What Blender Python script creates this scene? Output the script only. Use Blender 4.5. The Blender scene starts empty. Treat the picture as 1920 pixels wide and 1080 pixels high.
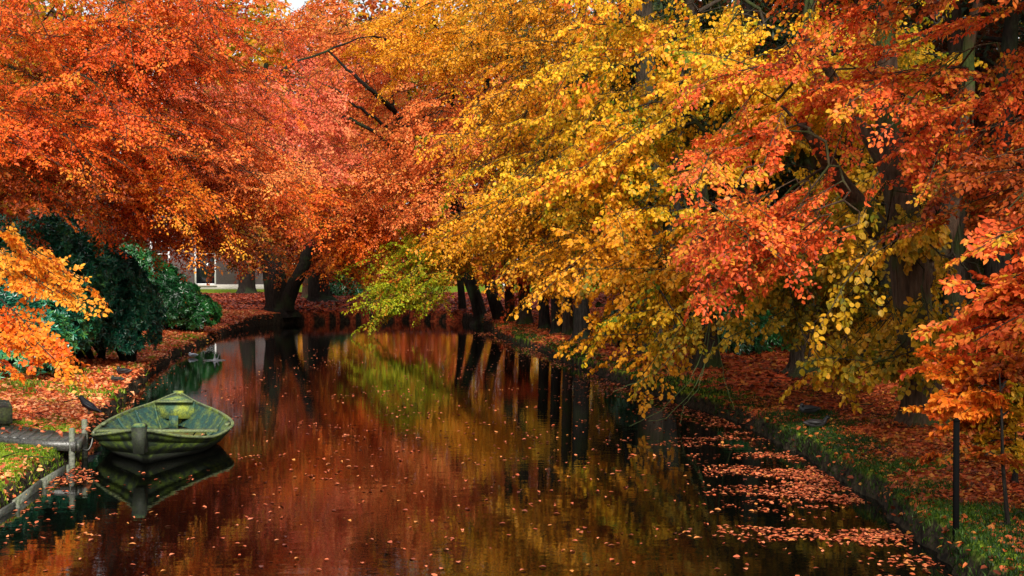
import bpy, math, random
import numpy as np
from mathutils import Vector, Matrix

random.seed(7)
R = np.random.default_rng(11)
S = bpy.context.scene
COL = S.collection

# ------------------------------------------------------------------ camera, world, sun, exposure
CAM_H, FPX, HORIZ = 2.8, 2400.0, 500.0
cam = bpy.data.cameras.new('camera')
cam.sensor_width = 36.0
cam.lens = FPX / 1920 * 36
cam.clip_start, cam.clip_end = 0.1, 2000
camo = bpy.data.objects.new('camera', cam)
COL.objects.link(camo)
camo.location = (0, 0, CAM_H)
camo.rotation_euler = (math.radians(90) - math.atan((540 - HORIZ) / FPX), 0, 0)
S.camera = camo

SUN_EL, SUN_AZ = 34.0, 172.0        # degrees; azimuth clockwise from +Y (behind the camera, to its left)
w = bpy.data.worlds.new('World')
S.world = w
w.use_nodes = True
nt = w.node_tree
nt.nodes.clear()
sky = nt.nodes.new('ShaderNodeTexSky')
sky.sky_type = 'NISHITA'
sky.sun_disc = False
sky.sun_elevation = math.radians(SUN_EL)
sky.sun_rotation = math.radians(SUN_AZ)
sky.dust_density = 6.0
sky.air_density = 1.0
sky.ozone_density = 0.4
bg = nt.nodes.new('ShaderNodeBackground')
bg.inputs['Strength'].default_value = 0.11
wo = nt.nodes.new('ShaderNodeOutputWorld')
cloud = nt.nodes.new('ShaderNodeMix'); cloud.data_type = 'RGBA'      # thin even cloud veil over the whole sky
cloud.inputs[0].default_value = 0.6
cloud.inputs[7].default_value = (9.0, 9.3, 9.6, 1)
nt.links.new(sky.outputs[0], cloud.inputs[6])
nt.links.new(cloud.outputs[2], bg.inputs[0])
nt.links.new(bg.outputs[0], wo.inputs[0])

sl = bpy.data.lights.new('sun', 'SUN')
sl.energy = 4.5
sl.angle = math.radians(7)
sl.color = (1.0, 0.95, 0.86)
so = bpy.data.objects.new('sun', sl)
COL.objects.link(so)
_az, _el = math.radians(SUN_AZ), math.radians(SUN_EL)
sdir = Vector((math.sin(_az) * math.cos(_el), math.cos(_az) * math.cos(_el), math.sin(_el)))
so.rotation_euler = sdir.to_track_quat('Z', 'Y').to_euler()
so.location = (-20, -30, 40)

S.view_settings.view_transform = 'Standard'
S.view_settings.look = 'None'
S.view_settings.exposure = 0.5
S.view_settings.gamma = 1.0
S.view_settings.use_curve_mapping = False
S.render.engine = 'CYCLES'
S.cycles.max_bounces = 8
S.cycles.diffuse_bounces = 2
S.cycles.transmission_bounces = 4
S.cycles.glossy_bounces = 3
S.cycles.sample_clamp_indirect = 4.0
S.cycles.caustics_reflective = False
S.cycles.caustics_refractive = False

# ------------------------------------------------------------------ small helpers
def srgb(*c):
    v = np.array(c, float) / 255.0
    return np.where(v <= 0.04045, v / 12.92, ((v + 0.055) / 1.055) ** 2.4)

def P(px, py, d):
    """world point seen at a photograph pixel, d metres away"""
    return np.array([(px - 960) / FPX * d, d, CAM_H + (HORIZ - py) / FPX * d])

def tag(o, label=None, cat=None, group=None, kind=None):
    if label: o['label'] = label
    if cat: o['category'] = cat
    if group: o['group'] = group
    if kind: o['kind'] = kind
    return o

def empty(name, loc, rz=0.0):
    o = bpy.data.objects.new(name, None)
    o.empty_display_size = 0.3
    o.location = loc
    o.rotation_euler = (0, 0, rz)
    COL.objects.link(o)
    return o

def mesh_np(name, V, F, mat, parent=None, colors=None, smooth=False, link=True, attrs=None):
    """V (n,3); F list of arrays (m,3)/(m,4)"""
    if not isinstance(F, (list, tuple)): F = [F]
    elif np.ndim(F[0]) == 1:
        F = [np.array([f for f in F if len(f) == k]) for k in (3, 4) if any(len(f) == k for f in F)]
    F = [np.asarray(f, np.int32) for f in F if len(f)]
    me = bpy.data.meshes.new(name)
    V = np.asarray(V, np.float32)
    me.vertices.add(len(V))
    me.vertices.foreach_set('co', V.ravel())
    loops = np.concatenate([f.ravel() for f in F])
    counts = np.concatenate([np.full(len(f), f.shape[1], np.int32) for f in F])
    starts = np.concatenate([[0], np.cumsum(counts)[:-1]]).astype(np.int32)
    me.loops.add(len(loops))
    me.loops.foreach_set('vertex_index', loops)
    me.polygons.add(len(counts))
    me.polygons.foreach_set('loop_start', starts)
    me.polygons.foreach_set('loop_total', counts)
    if smooth:
        me.polygons.foreach_set('use_smooth', np.ones(len(counts), bool))
    if colors is not None:
        a = me.attributes.new('leafcol', 'FLOAT_COLOR', 'FACE')
        c = np.ones((len(counts), 4), np.float32)
        c[:, :3] = colors
        a.data.foreach_set('color', c.ravel())
    if attrs:
        for k, v in attrs.items():
            a = me.attributes.new(k, 'FLOAT', 'POINT')
            a.data.foreach_set('value', np.asarray(v, np.float32))
    me.update()
    me.validate()
    if mat: me.materials.append(mat)
    if not link: return me
    o = bpy.data.objects.new(name, me)
    COL.objects.link(o)
    if parent: o.parent = parent
    return o

class MB:
    def __init__(s): s.v, s.f3, s.f4, s.n = [], [], [], 0
    def add(s, V, F):
        V = np.asarray(V, float); F = np.asarray(F)
        (s.f4 if F.shape[1] == 4 else s.f3).append(F + s.n)
        s.v.append(V)
        s.n += len(V)
    def box(s, c, size, rz=0.0, tilt=None, jit=0.0):
        x, y, z = np.array(size) / 2
        V = np.array([[-x,-y,-z],[x,-y,-z],[x,y,-z],[-x,y,-z],[-x,-y,z],[x,-y,z],[x,y,z],[-x,y,z]])
        if jit: V = V + R.normal(0, jit, V.shape)
        if tilt is not None: V = V @ np.array(Matrix.Rotation(tilt[1], 3, tilt[0])).T
        cz, sz = math.cos(rz), math.sin(rz)
        V = V @ np.array([[cz,-sz,0],[sz,cz,0],[0,0,1]]).T + np.array(c)
        s.add(V, [[0,3,2,1],[4,5,6,7],[0,1,5,4],[1,2,6,5],[2,3,7,6],[3,0,4,7]])
    def hull8(s, V):
        s.add(V, [[0,3,2,1],[4,5,6,7],[0,1,5,4],[1,2,6,5],[2,3,7,6],[3,0,4,7]])
    def tube(s, pts, rad, n=8, cap=True):
        pts = np.asarray(pts, float)
        rad = np.broadcast_to(np.asarray(rad, float), (len(pts),))
        T = np.gradient(pts, axis=0)
        T /= np.linalg.norm(T, axis=1)[:, None] + 1e-9
        ref = np.array([0, 0, 1.0]) if abs(T[0][2]) < 0.8 else np.array([1.0, 0, 0])
        V = []
        for p, t, r in zip(pts, T, rad):
            a = np.cross(ref, t); a /= np.linalg.norm(a) + 1e-9
            b = np.cross(t, a)
            ang = np.arange(n) * 2 * math.pi / n
            V.append(p + r * (np.cos(ang)[:, None] * a + np.sin(ang)[:, None] * b))
        V = np.concatenate(V)
        m = len(pts)
        i, j = np.meshgrid(np.arange(m - 1), np.arange(n), indexing='ij')
        i, j = i.ravel(), j.ravel(); k = (j + 1) % n
        s.add(V, np.stack([i*n+j, i*n+k, (i+1)*n+k, (i+1)*n+j], 1))
        if cap:
            for e, row in ((0, 0), (1, m - 1)):
                c = len(V)
                base = s.n
                VV = np.concatenate([V[row*n:(row+1)*n], pts[row][None]])
                jj = np.arange(n); kk = (jj + 1) % n
                Fc = np.stack([kk, jj, np.full(n, n)], 1) if e == 0 else np.stack([jj, kk, np.full(n, n)], 1)
                s.add(VV, Fc)
    def build(s, name, mat, parent=None, smooth=False, **k):
        F = []
        if s.f4: F.append(np.concatenate(s.f4))
        if s.f3: F.append(np.concatenate(s.f3))
        return mesh_np(name, np.concatenate(s.v), F, mat, parent, smooth=smooth, **k)

_wv = [(R.normal(0, 1, 3), R.uniform(0, 6.28)) for _ in range(7)]
def noise3(p, scale):
    """cheap smooth value noise in about -1..1"""
    p = np.asarray(p) * scale
    r = 0
    for k, (v, ph) in enumerate(_wv):
        r = r + np.sin(p @ (v * (1 + 0.35 * k)) + ph + 1.3 * np.sin(p @ v[::-1] * 0.7 + k))
    return r / 3.2

# ------------------------------------------------------------------ materials
def mat(name):
    m = bpy.data.materials.new(name)
    m.use_nodes = True
    n = m.node_tree.nodes
    b = n['Principled BSDF']
    return m, m.node_tree, n, m.node_tree.links, b

def ramp(nodes, stops):
    r = nodes.new('ShaderNodeValToRGB')
    e = r.color_ramp.elements
    while len(e) < len(stops): e.new(0.5)
    for el, (p, c) in zip(e, stops):
        el.position = p
        el.color = (c[0], c[1], c[2], 1)
    return r

def leaf_material(name, source='attr', rough=0.5, trans=0.45, spec=0.25):
    m, t, n, L, b = mat(name)
    if source == 'attr':
        a = n.new('ShaderNodeAttribute'); a.attribute_name = 'leafcol'; out = a.outputs['Color']
    else:
        a = n.new('ShaderNodeObjectInfo'); out = a.outputs['Color']
    geo = n.new('ShaderNodeTexCoord')
    nz = n.new('ShaderNodeTexNoise'); nz.inputs['Scale'].default_value = 25
    L.new(geo.outputs['Object'], nz.inputs['Vector'])
    mx = n.new('ShaderNodeMix'); mx.data_type = 'RGBA'; mx.blend_type = 'MULTIPLY'
    rr = ramp(n, [(0.35, (0.74, 0.70, 0.66)), (0.6, (1, 1, 1))])
    L.new(nz.outputs['Fac'], rr.inputs[0])
    mx.inputs[0].default_value = 0.6
    L.new(out, mx.inputs[6]); L.new(rr.outputs[0], mx.inputs[7])
    L.new(mx.outputs[2], b.inputs['Base Color'])
    b.inputs['Roughness'].default_value = rough
    b.inputs['Specular IOR Level'].default_value = spec
    tr = n.new('ShaderNodeBsdfTranslucent')
    L.new(mx.outputs[2], tr.inputs['Color'])
    ms = n.new('ShaderNodeMixShader')
    ms.inputs[0].default_value = trans
    L.new(b.outputs[0], ms.inputs[1]); L.new(tr.outputs[0], ms.inputs[2])
    L.new(ms.outputs[0], n['Material Output'].inputs[0])
    return m

M_leaf = leaf_material('autumn_leaf')
M_leaf_one = leaf_material('autumn_leaf_single', 'obj')
M_litter = leaf_material('fallen_leaf', rough=0.55, trans=0.15)
M_litter_one = leaf_material('fallen_leaf_single', 'obj', rough=0.45, trans=0.1, spec=0.4)
M_evergreen = leaf_material('glossy_evergreen_leaf', rough=0.34, trans=0.06, spec=0.6)
M_grass = leaf_material('grass_blade', rough=0.5, trans=0.35)

def bark_material(name, c1, c2, moss, moss_amt=0.5):
    m, t, n, L, b = mat(name)
    tc = n.new('ShaderNodeTexCoord')
    mp = n.new('ShaderNodeMapping'); mp.inputs['Scale'].default_value = (6, 6, 1.2)
    L.new(tc.outputs['Object'], mp.inputs[0])
    nz = n.new('ShaderNodeTexNoise'); nz.inputs['Scale'].default_value = 3; nz.inputs['Detail'].default_value = 8
    L.new(mp.outputs[0], nz.inputs['Vector'])
    r1 = ramp(n, [(0.3, c1), (0.7, c2)])
    L.new(nz.outputs['Fac'], r1.inputs[0])
    nm = n.new('ShaderNodeTexNoise'); nm.inputs['Scale'].default_value = 1.3; nm.inputs['Detail'].default_value = 6
    L.new(tc.outputs['Object'], nm.inputs['Vector'])
    r2 = ramp(n, [(0.62 - 0.3 * moss_amt, (0, 0, 0)), (0.72 - 0.2 * moss_amt, (1, 1, 1))])
    L.new(nm.outputs['Fac'], r2.inputs[0])
    mx = n.new('ShaderNodeMix'); mx.data_type = 'RGBA'
    L.new(r2.outputs[0], mx.inputs[0]); L.new(r1.outputs[0], mx.inputs[6])
    mx.inputs[7].default_value = (*moss, 1)
    L.new(mx.outputs[2], b.inputs['Base Color'])
    b.inputs['Roughness'].default_value = 0.95; b.inputs['Specular IOR Level'].default_value = 0.08
    bp = n.new('ShaderNodeBump'); bp.inputs['Strength'].default_value = 1.0; bp.inputs['Distance'].default_value = 0.07
    L.new(nz.outputs['Fac'], bp.inputs['Height']); L.new(bp.outputs[0], b.inputs['Normal'])
    return m

M_bark = bark_material('mossy_bark', (0.02, 0.015, 0.011), (0.06, 0.046, 0.034), (0.035, 0.048, 0.014), 0.5)
M_bark_dark = bark_material('dark_bark', (0.008, 0.007, 0.006), (0.026, 0.021, 0.017), (0.025, 0.035, 0.016), 0.4)
M_bark_pale = bark_material('silvery_bark', (0.16, 0.17, 0.16), (0.36, 0.38, 0.37), (0.12, 0.15, 0.10), 0.3)
M_bark_brown = bark_material('brown_bark', (0.035, 0.022, 0.015), (0.10, 0.062, 0.04), (0.05, 0.07, 0.02), 0.35)

# ------------------------------------------------------------------ terrain
POND = np.array([(-5.3,-25),(-5.4,8),(-5.75,14.3),(-6.25,18.2),(-7.1,22),(-7.9,26),(-8.9,31),(-10.4,39.5),
                 (-11.9,53),(-12.0,60),(-10.8,64),(-6,66),(-2.6,65),(-1.5,61.5),(-.5,50),(0.9,42),
                 (2.0,34),(3.0,28),(3.95,23.2),(4.25,19),(4.25,15),(4.05,12),(3.9,9),(3.6,2),(3.6,-25)], float)

def pond_sd(x, y):
    """signed distance to the pond outline, negative on the water"""
    x = np.asarray(x, float); y = np.asarray(y, float)
    d = np.full(x.shape, 1e9); inside = np.zeros(x.shape, bool)
    n = len(POND)
    for i in range(n):
        a, b = POND[i], POND[(i + 1) % n]
        ab = b - a
        t = np.clip(((x - a[0]) * ab[0] + (y - a[1]) * ab[1]) / (ab @ ab), 0, 1)
        d = np.minimum(d, np.hypot(x - a[0] - t * ab[0], y - a[1] - t * ab[1]))
        c = (a[1] > y) != (b[1] > y)
        xi = (b[0] - a[0]) * (y - a[1]) / (b[1] - a[1] + 1e-12) + a[0]
        inside ^= c & (x < xi)
    return np.where(inside, -d, d)

def sstep(a, b, x):
    t = np.clip((x - a) / (b - a), 0, 1)
    return t * t * (3 - 2 * t)

def wob(x, y):
    p = np.stack([x, y, 0 * x], -1)
    return 0.10 * noise3(p, 0.9) * 0.7 + 0.05 * noise3(p + 7, 3.0)

def height(x, y):
    x = np.asarray(x, float); y = np.asarray(y, float)
    sd = pond_sd(x, y) + wob(x, y)
    hb = 0.24 + 0.28 * sstep(50, 62, y) + 0.05 * sstep(3, 5, x)
    p = np.stack([x, y, 0 * x], -1)
    z = -0.55 + (0.55 + hb) * sstep(-0.12, 0.16, sd)
    o = np.maximum(sd, 0)
    z = z + 0.28 * (1 - np.exp(-o / 3.0)) + 0.006 * o + (0.03 * noise3(p, 1.7) + 0.05 * noise3(p, 0.5)) * sstep(0.1, 1.5, o)
    return z

def grassiness(x, y):
    p = np.stack([x, y, 0 * x], -1)
    n = noise3(p + 3, 1.1) * 0.5 + noise3(p, 3.3) * 0.35
    sd = pond_sd(x, y)
    g = np.full(x.shape, -0.75)
    g = np.where((x < 0) & (y < 18.0), 0.35, g)
    g = np.where((x < 0) & (y >= 18.0) & (y < 27), -0.25, g)
    g = np.where((x < 0) & (y >= 27) & (y < 60), -0.45, g)
    g = np.where((x > 0) & (y < 13.0) & (y < 60), 0.4, g)
    g = np.where((x > 0) & (y >= 13.0) & (y < 60), 0.35 - 1.0 * sstep(0.2, 1.6, sd), g)
    g = np.where(y > 90, 2.0, g)
    return np.clip(0.5 + 1.1 * (g + n), 0, 1)

def ground_mesh():
    ys = np.concatenate([np.arange(-40, 8, 1.5), np.arange(8, 32, 0.11), np.arange(32, 70, 0.3), np.arange(70, 130, 1.5), np.array([140, 170, 220, 300, 450, 700])])
    xs = np.concatenate([np.array([-600, -350, -200, -120, -80, -50, -35, -25]), np.arange(-20, -13, 0.5), np.arange(-13, 9, 0.10), np.arange(9, 20, 0.5), np.array([22, 26, 32, 45, 70, 110, 200, 350, 600])])
    X, Y = np.meshgrid(xs, ys)
    Z = height(X, Y)
    g = grassiness(X, Y)
    V = np.stack([X.ravel(), Y.ravel(), Z.ravel()], 1)
    ny, nx = X.shape
    i, j = np.meshgrid(np.arange(ny - 1), np.arange(nx - 1), indexing='ij')
    a = (i * nx + j).ravel()
    F = np.stack([a, a + 1, a + nx + 1, a + nx], 1)
    m, t, n, L, b = mat('leaf_strewn_ground')
    at = n.new('ShaderNodeAttribute'); at.attribute_name = 'grass'
    geo = n.new('ShaderNodeNewGeometry')
    vo = n.new('ShaderNodeTexVoronoi'); vo.inputs['Scale'].default_value = 13
    L.new(geo.outputs['Position'], vo.inputs['Vector'])
    sp = n.new('ShaderNodeSeparateColor'); L.new(vo.outputs['Color'], sp.inputs[0])
    leaf = ramp(n, [(0.0, srgb(95, 38, 26)), (0.3, srgb(150, 56, 30)), (0.55, srgb(190, 78, 40)), (0.8, srgb(205, 105, 62)), (1.0, srgb(120, 60, 34))])
    L.new(sp.outputs[0], leaf.inputs[0])
    nz = n.new('ShaderNodeTexNoise'); nz.inputs['Scale'].default_value = 9; nz.inputs['Detail'].default_value = 6
    L.new(geo.outputs['Position'], nz.inputs['Vector'])
    gr = ramp(n, [(0.3, srgb(52, 62, 16)), (0.55, srgb(98, 118, 28)), (0.75, srgb(150, 166, 40))])
    L.new(nz.outputs['Fac'], gr.inputs[0])
    mx = n.new('ShaderNodeMix'); mx.data_type = 'RGBA'
    ma = n.new('ShaderNodeMath'); ma.operation = 'ADD'; ma.use_clamp = True
    mm = n.new('ShaderNodeMath'); mm.operation = 'MULTIPLY_ADD'
    L.new(sp.outputs[1], mm.inputs[0]); mm.inputs[1].default_value = 0.8; mm.inputs[2].default_value = -0.4
    L.new(at.outputs['Fac'], ma.inputs[0]); L.new(mm.outputs[0], ma.inputs[1])
    st = ramp(n, [(0.42, (0, 0, 0)), (0.58, (1, 1, 1))])
    L.new(ma.outputs[0], st.inputs[0]); L.new(st.outputs[0], mx.inputs[0])
    L.new(leaf.outputs[0], mx.inputs[6]); L.new(gr.outputs[0], mx.inputs[7])
    sn = n.new('ShaderNodeSeparateXYZ'); L.new(geo.outputs['Normal'], sn.inputs[0])
    so_ = ramp(n, [(0.62, (1, 1, 1)), (0.86, (0, 0, 0))])
    L.new(sn.outputs[2], so_.inputs[0])
    m2 = n.new('ShaderNodeMix'); m2.data_type = 'RGBA'
    L.new(so_.outputs[0], m2.inputs[0]); L.new(mx.outputs[2], m2.inputs[6])
    soil = ramp(n, [(0.35, (0.010, 0.008, 0.006)), (0.7, (0.045, 0.035, 0.02))])
    L.new(nz.outputs['Fac'], soil.inputs[0]); L.new(soil.outputs[0], m2.inputs[7])
    L.new(m2.outputs[2], b.inputs['Base Color'])
    b.inputs['Roughness'].default_value = 0.95; b.inputs['Specular IOR Level'].default_value = 0.08
    bp = n.new('ShaderNodeBump'); bp.inputs['Strength'].default_value = 0.8; bp.inputs['Distance'].default_value = 0.03
    L.new(vo.outputs['Distance'], bp.inputs['Height']); L.new(bp.outputs[0], b.inputs['Normal'])
    o = mesh_np('ground', V, F, m, smooth=True, attrs={'grass': g.ravel()})
    tag(o, 'leaf-strewn earth banks round the pond', kind='structure')

ground_mesh()

def ground_px(px, py):
    """point on the bank seen at a photograph pixel"""
    d = (CAM_H - 0.4) * FPX / (py - HORIZ)
    for _ in range(25):
        x = (px - 960) / FPX * d
        z = float(height(np.array([x]), np.array([d]))[0])
        z = max(z, 0.2)
        d = 0.5 * d + 0.5 * (CAM_H - z) * FPX / (py - HORIZ)
    return np.array([(px - 960) / FPX * d, d, z])

def on_ground(x, y):
    return float(height(np.array([x]), np.array([y]))[0])

# water
def water():
    m, t, n, L, b = mat('pond_water')
    b.inputs['Base Color'].default_value = (0.0012, 0.0014, 0.001, 1)
    b.inputs['Roughness'].default_value = 0.015
    b.inputs['IOR'].default_value = 1.36
    geo = n.new('ShaderNodeNewGeometry')
    mp = n.new('ShaderNodeMapping'); mp.inputs['Scale'].default_value = (1.2, 2.2, 1)
    L.new(geo.outputs['Position'], mp.inputs[0])
    nz = n.new('ShaderNodeTexNoise'); nz.inputs['Scale'].default_value = 2.2; nz.inputs['Detail'].default_value = 3
    L.new(mp.outputs[0], nz.inputs['Vector'])
    n2 = n.new('ShaderNodeTexNoise'); n2.inputs['Scale'].default_value = 14; n2.inputs['Detail'].default_value = 2
    L.new(mp.outputs[0], n2.inputs['Vector'])
    ad = n.new('ShaderNodeMath'); ad.operation = 'MULTIPLY_ADD'; ad.inputs[1].default_value = 0.10
    L.new(n2.outputs['Fac'], ad.inputs[0]); L.new(nz.outputs['Fac'], ad.inputs[2])
    bp = n.new('ShaderNodeBump'); bp.inputs['Strength'].default_value = 0.14; bp.inputs['Distance'].default_value = 0.010
    L.new(ad.outputs[0], bp.inputs['Height']); L.new(bp.outputs[0], b.inputs['Normal'])
    V = [(-14, -30, 0), (6, -30, 0), (6, 68, 0), (-14, 68, 0)]
    tag(mesh_np('water', V, [[0, 1, 2, 3]], m), 'still dark pond water mirroring the autumn trees', kind='structure')
water()

# ------------------------------------------------------------------ leaves
def pal(*stops):
    """colour ramp from sRGB stops"""
    return np.array([srgb(*s) for s in stops])

def pick(p, t):
    t = np.clip(t, 0, 1) * (len(p) - 1)
    i = np.minimum(t.astype(int), len(p) - 2)
    f = (t - i)[:, None]
    return p[i] * (1 - f) + p[i + 1] * f

PAL = dict(
    red=pal((130, 46, 20), (200, 72, 26), (232, 96, 34), (240, 116, 40), (246, 140, 46), (196, 146, 40)),
    pink=pal((170, 66, 48), (220, 92, 66), (240, 118, 84), (246, 140, 94), (246, 156, 96)),  # pinkish leaves, with distance haze put into the paler colour
    orange=pal((170, 60, 20), (226, 92, 26), (244, 124, 32), (250, 150, 44), (246, 176, 50)),
    salmon=pal((170, 78, 32), (222, 104, 44), (240, 128, 62), (246, 146, 76), (248, 170, 84), (240, 184, 60)),  # salmon leaves, likewise paled in colour in place of haze
    green=pal((90, 120, 16), (140, 162, 24), (180, 192, 36), (196, 196, 42), (226, 160, 44), (220, 110, 40)),
    yellow=pal((90, 116, 20), (160, 156, 24), (226, 176, 26), (246, 186, 34), (250, 204, 50), (246, 160, 40), (226, 110, 36)),
    amber=pal((190, 84, 22), (236, 124, 30), (246, 150, 42), (250, 170, 52), (250, 186, 60)),
    gold=pal((120, 120, 20), (216, 140, 24), (246, 166, 30), (250, 184, 40), (246, 140, 40)),
    olive=pal((92, 96, 16), (150, 128, 22), (196, 150, 28), (216, 160, 34), (226, 140, 36)),
    coral=pal((130, 100, 22), (150, 50, 20), (210, 76, 30), (234, 100, 46), (240, 118, 56), (242, 150, 50), (206, 166, 36)),
    rust=pal((80, 30, 12), (140, 54, 18), (176, 76, 24), (190, 104, 34), (120, 100, 24)),
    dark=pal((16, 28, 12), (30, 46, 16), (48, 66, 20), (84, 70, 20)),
    brown=pal((50, 24, 10), (90, 44, 16), (124, 60, 20), (90, 74, 20)),
)

def spray_template(seed, n_side=7, L=1.0, spacing=0.05, size=0.075, droop=0.25, wide=0.55, round_=0.62):
    """one flat fan of twigs; returns leaf origins, directions, sizes and twig segments in the local frame
    (x along the twig, y to its side, z its upper face)"""
    r = np.random.default_rng(seed)
    o, d, sz, tw = [], [], [], []
    def axis(p0, ang, length, bend):
        m = max(3, int(length / 0.22))
        pts = [np.array(p0)]
        a = ang
        for k in range(m):
            a += r.normal(0, 0.10) + bend
            step = length / m
            pts.append(pts[-1] + np.array([math.cos(a), math.sin(a), -droop * (k + 1) / m * 0.6]) * step)
        return np.array(pts)
    def leaves(pts, start):
        seg = np.linalg.norm(np.diff(pts, axis=0), axis=1)
        cum = np.concatenate([[0], np.cumsum(seg)])
        s = start; side = 1
        while s < cum[-1]:
            k = min(np.searchsorted(cum, s) - 1, len(seg) - 1); k = max(k, 0)
            f = (s - cum[k]) / seg[k]
            p = pts[k] * (1 - f) + pts[k + 1] * f
            t = (pts[k + 1] - pts[k]) / seg[k]
            a = math.atan2(t[1], t[0]) + side * r.uniform(0.6, 1.15)
            o.append(p); d.append([math.cos(a), math.sin(a), t[2] + r.normal(-0.15, 0.25)])
            sz.append(size * r.uniform(0.7, 1.2))
            side = -side; s += spacing * r.uniform(0.7, 1.4)
        o.append(pts[-1]); d.append((pts[-1] - pts[-2]) / seg[-1]); sz.append(size)
    main = axis((0, 0, 0), 0, L, r.normal(0, 0.03))
    leaves(main, 0.12 * L)
    tw.append(main)
    for k in range(n_side):
        f = 0.12 + 0.75 * (k + r.uniform(-0.3, 0.3)) / n_side
        q = f * (len(main) - 1); i = min(int(q), len(main) - 2); p = main[i] * (1 - q + i) + main[i + 1] * (q - i)
        sgn = 1 if k % 2 else -1
        ax = axis(p, sgn * r.uniform(0.6, 0.95), L * wide * (1 - 0.55 * f) * r.uniform(0.7, 1.15), -sgn * 0.06)
        leaves(ax, 0.05)
        tw.append(ax)
    d = np.array(d); d /= np.linalg.norm(d, axis=1)[:, None]
    return dict(o=np.array(o), d=d, s=np.array(sz), tw=tw, ratio=round_)

TEMPL = {}
def templates(kind):
    if kind not in TEMPL:
        if kind == 'beech':   TEMPL[kind] = [spray_template(s, 7, 1.0, 0.052, 0.078, 0.25, 0.55, 0.62) for s in range(8)]
        if kind == 'lime':    TEMPL[kind] = [spray_template(20 + s, 5, 0.9, 0.07, 0.088, 0.6, 0.5, 0.82) for s in range(8)]
        if kind == 'far':     TEMPL[kind] = [spray_template(40 + s, 6, 1.2, 0.085, 0.125, 0.3, 0.6, 0.68) for s in range(8)]
        if kind == 'coarse':  TEMPL[kind] = [spray_template(60 + s, 4, 1.6, 0.20, 0.30, 0.4, 0.6, 0.75) for s in range(5)]
    return TEMPL[kind]

def unit(v): return v / (np.linalg.norm(v, axis=-1, keepdims=True) + 1e-9)

def leaf_geo(O, D, N, Sz, ratio, detail):
    """O origins, D direction along the leaf, N upper face, Sz length -> verts, quads (m,k)"""
    n = len(O)
    Sd = unit(np.cross(N, D)); N = np.cross(D, Sd)
    fold = R.uniform(0.0, 0.6, n)[:, None]
    curl = R.normal(-0.14, 0.22, n)[:, None]
    w = (Sz * ratio * 0.5)[:, None]; l = Sz[:, None]
    if detail:
        def q(a, b, c=0): return O + D * l * a + Sd * w * b + N * (abs(b) * w * fold + curl * l * c)
        V = np.stack([q(0, 0), q(.28, -.95), q(.68, -.85, .5), q(1, 0, 1), q(.68, .85, .5), q(.28, .95)], 1).reshape(-1, 3)
        b = np.arange(n)[:, None] * 6
        F = np.stack([b + [0, 1, 2, 3], b + [0, 3, 4, 5]], 1).reshape(-1, 4)
        return V, F, 2
    V = np.stack([O, O + D * l * .5 - Sd * w + N * w * fold, O + D * l + N * curl * l, O + D * l * .5 + Sd * w + N * w * fold], 1).reshape(-1, 3)
    b = np.arange(n)[:, None] * 4
    F = np.stack([b + [0, 1, 2], b + [0, 2, 3]], 1).reshape(-1, 3)
    return V, F, 2

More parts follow.
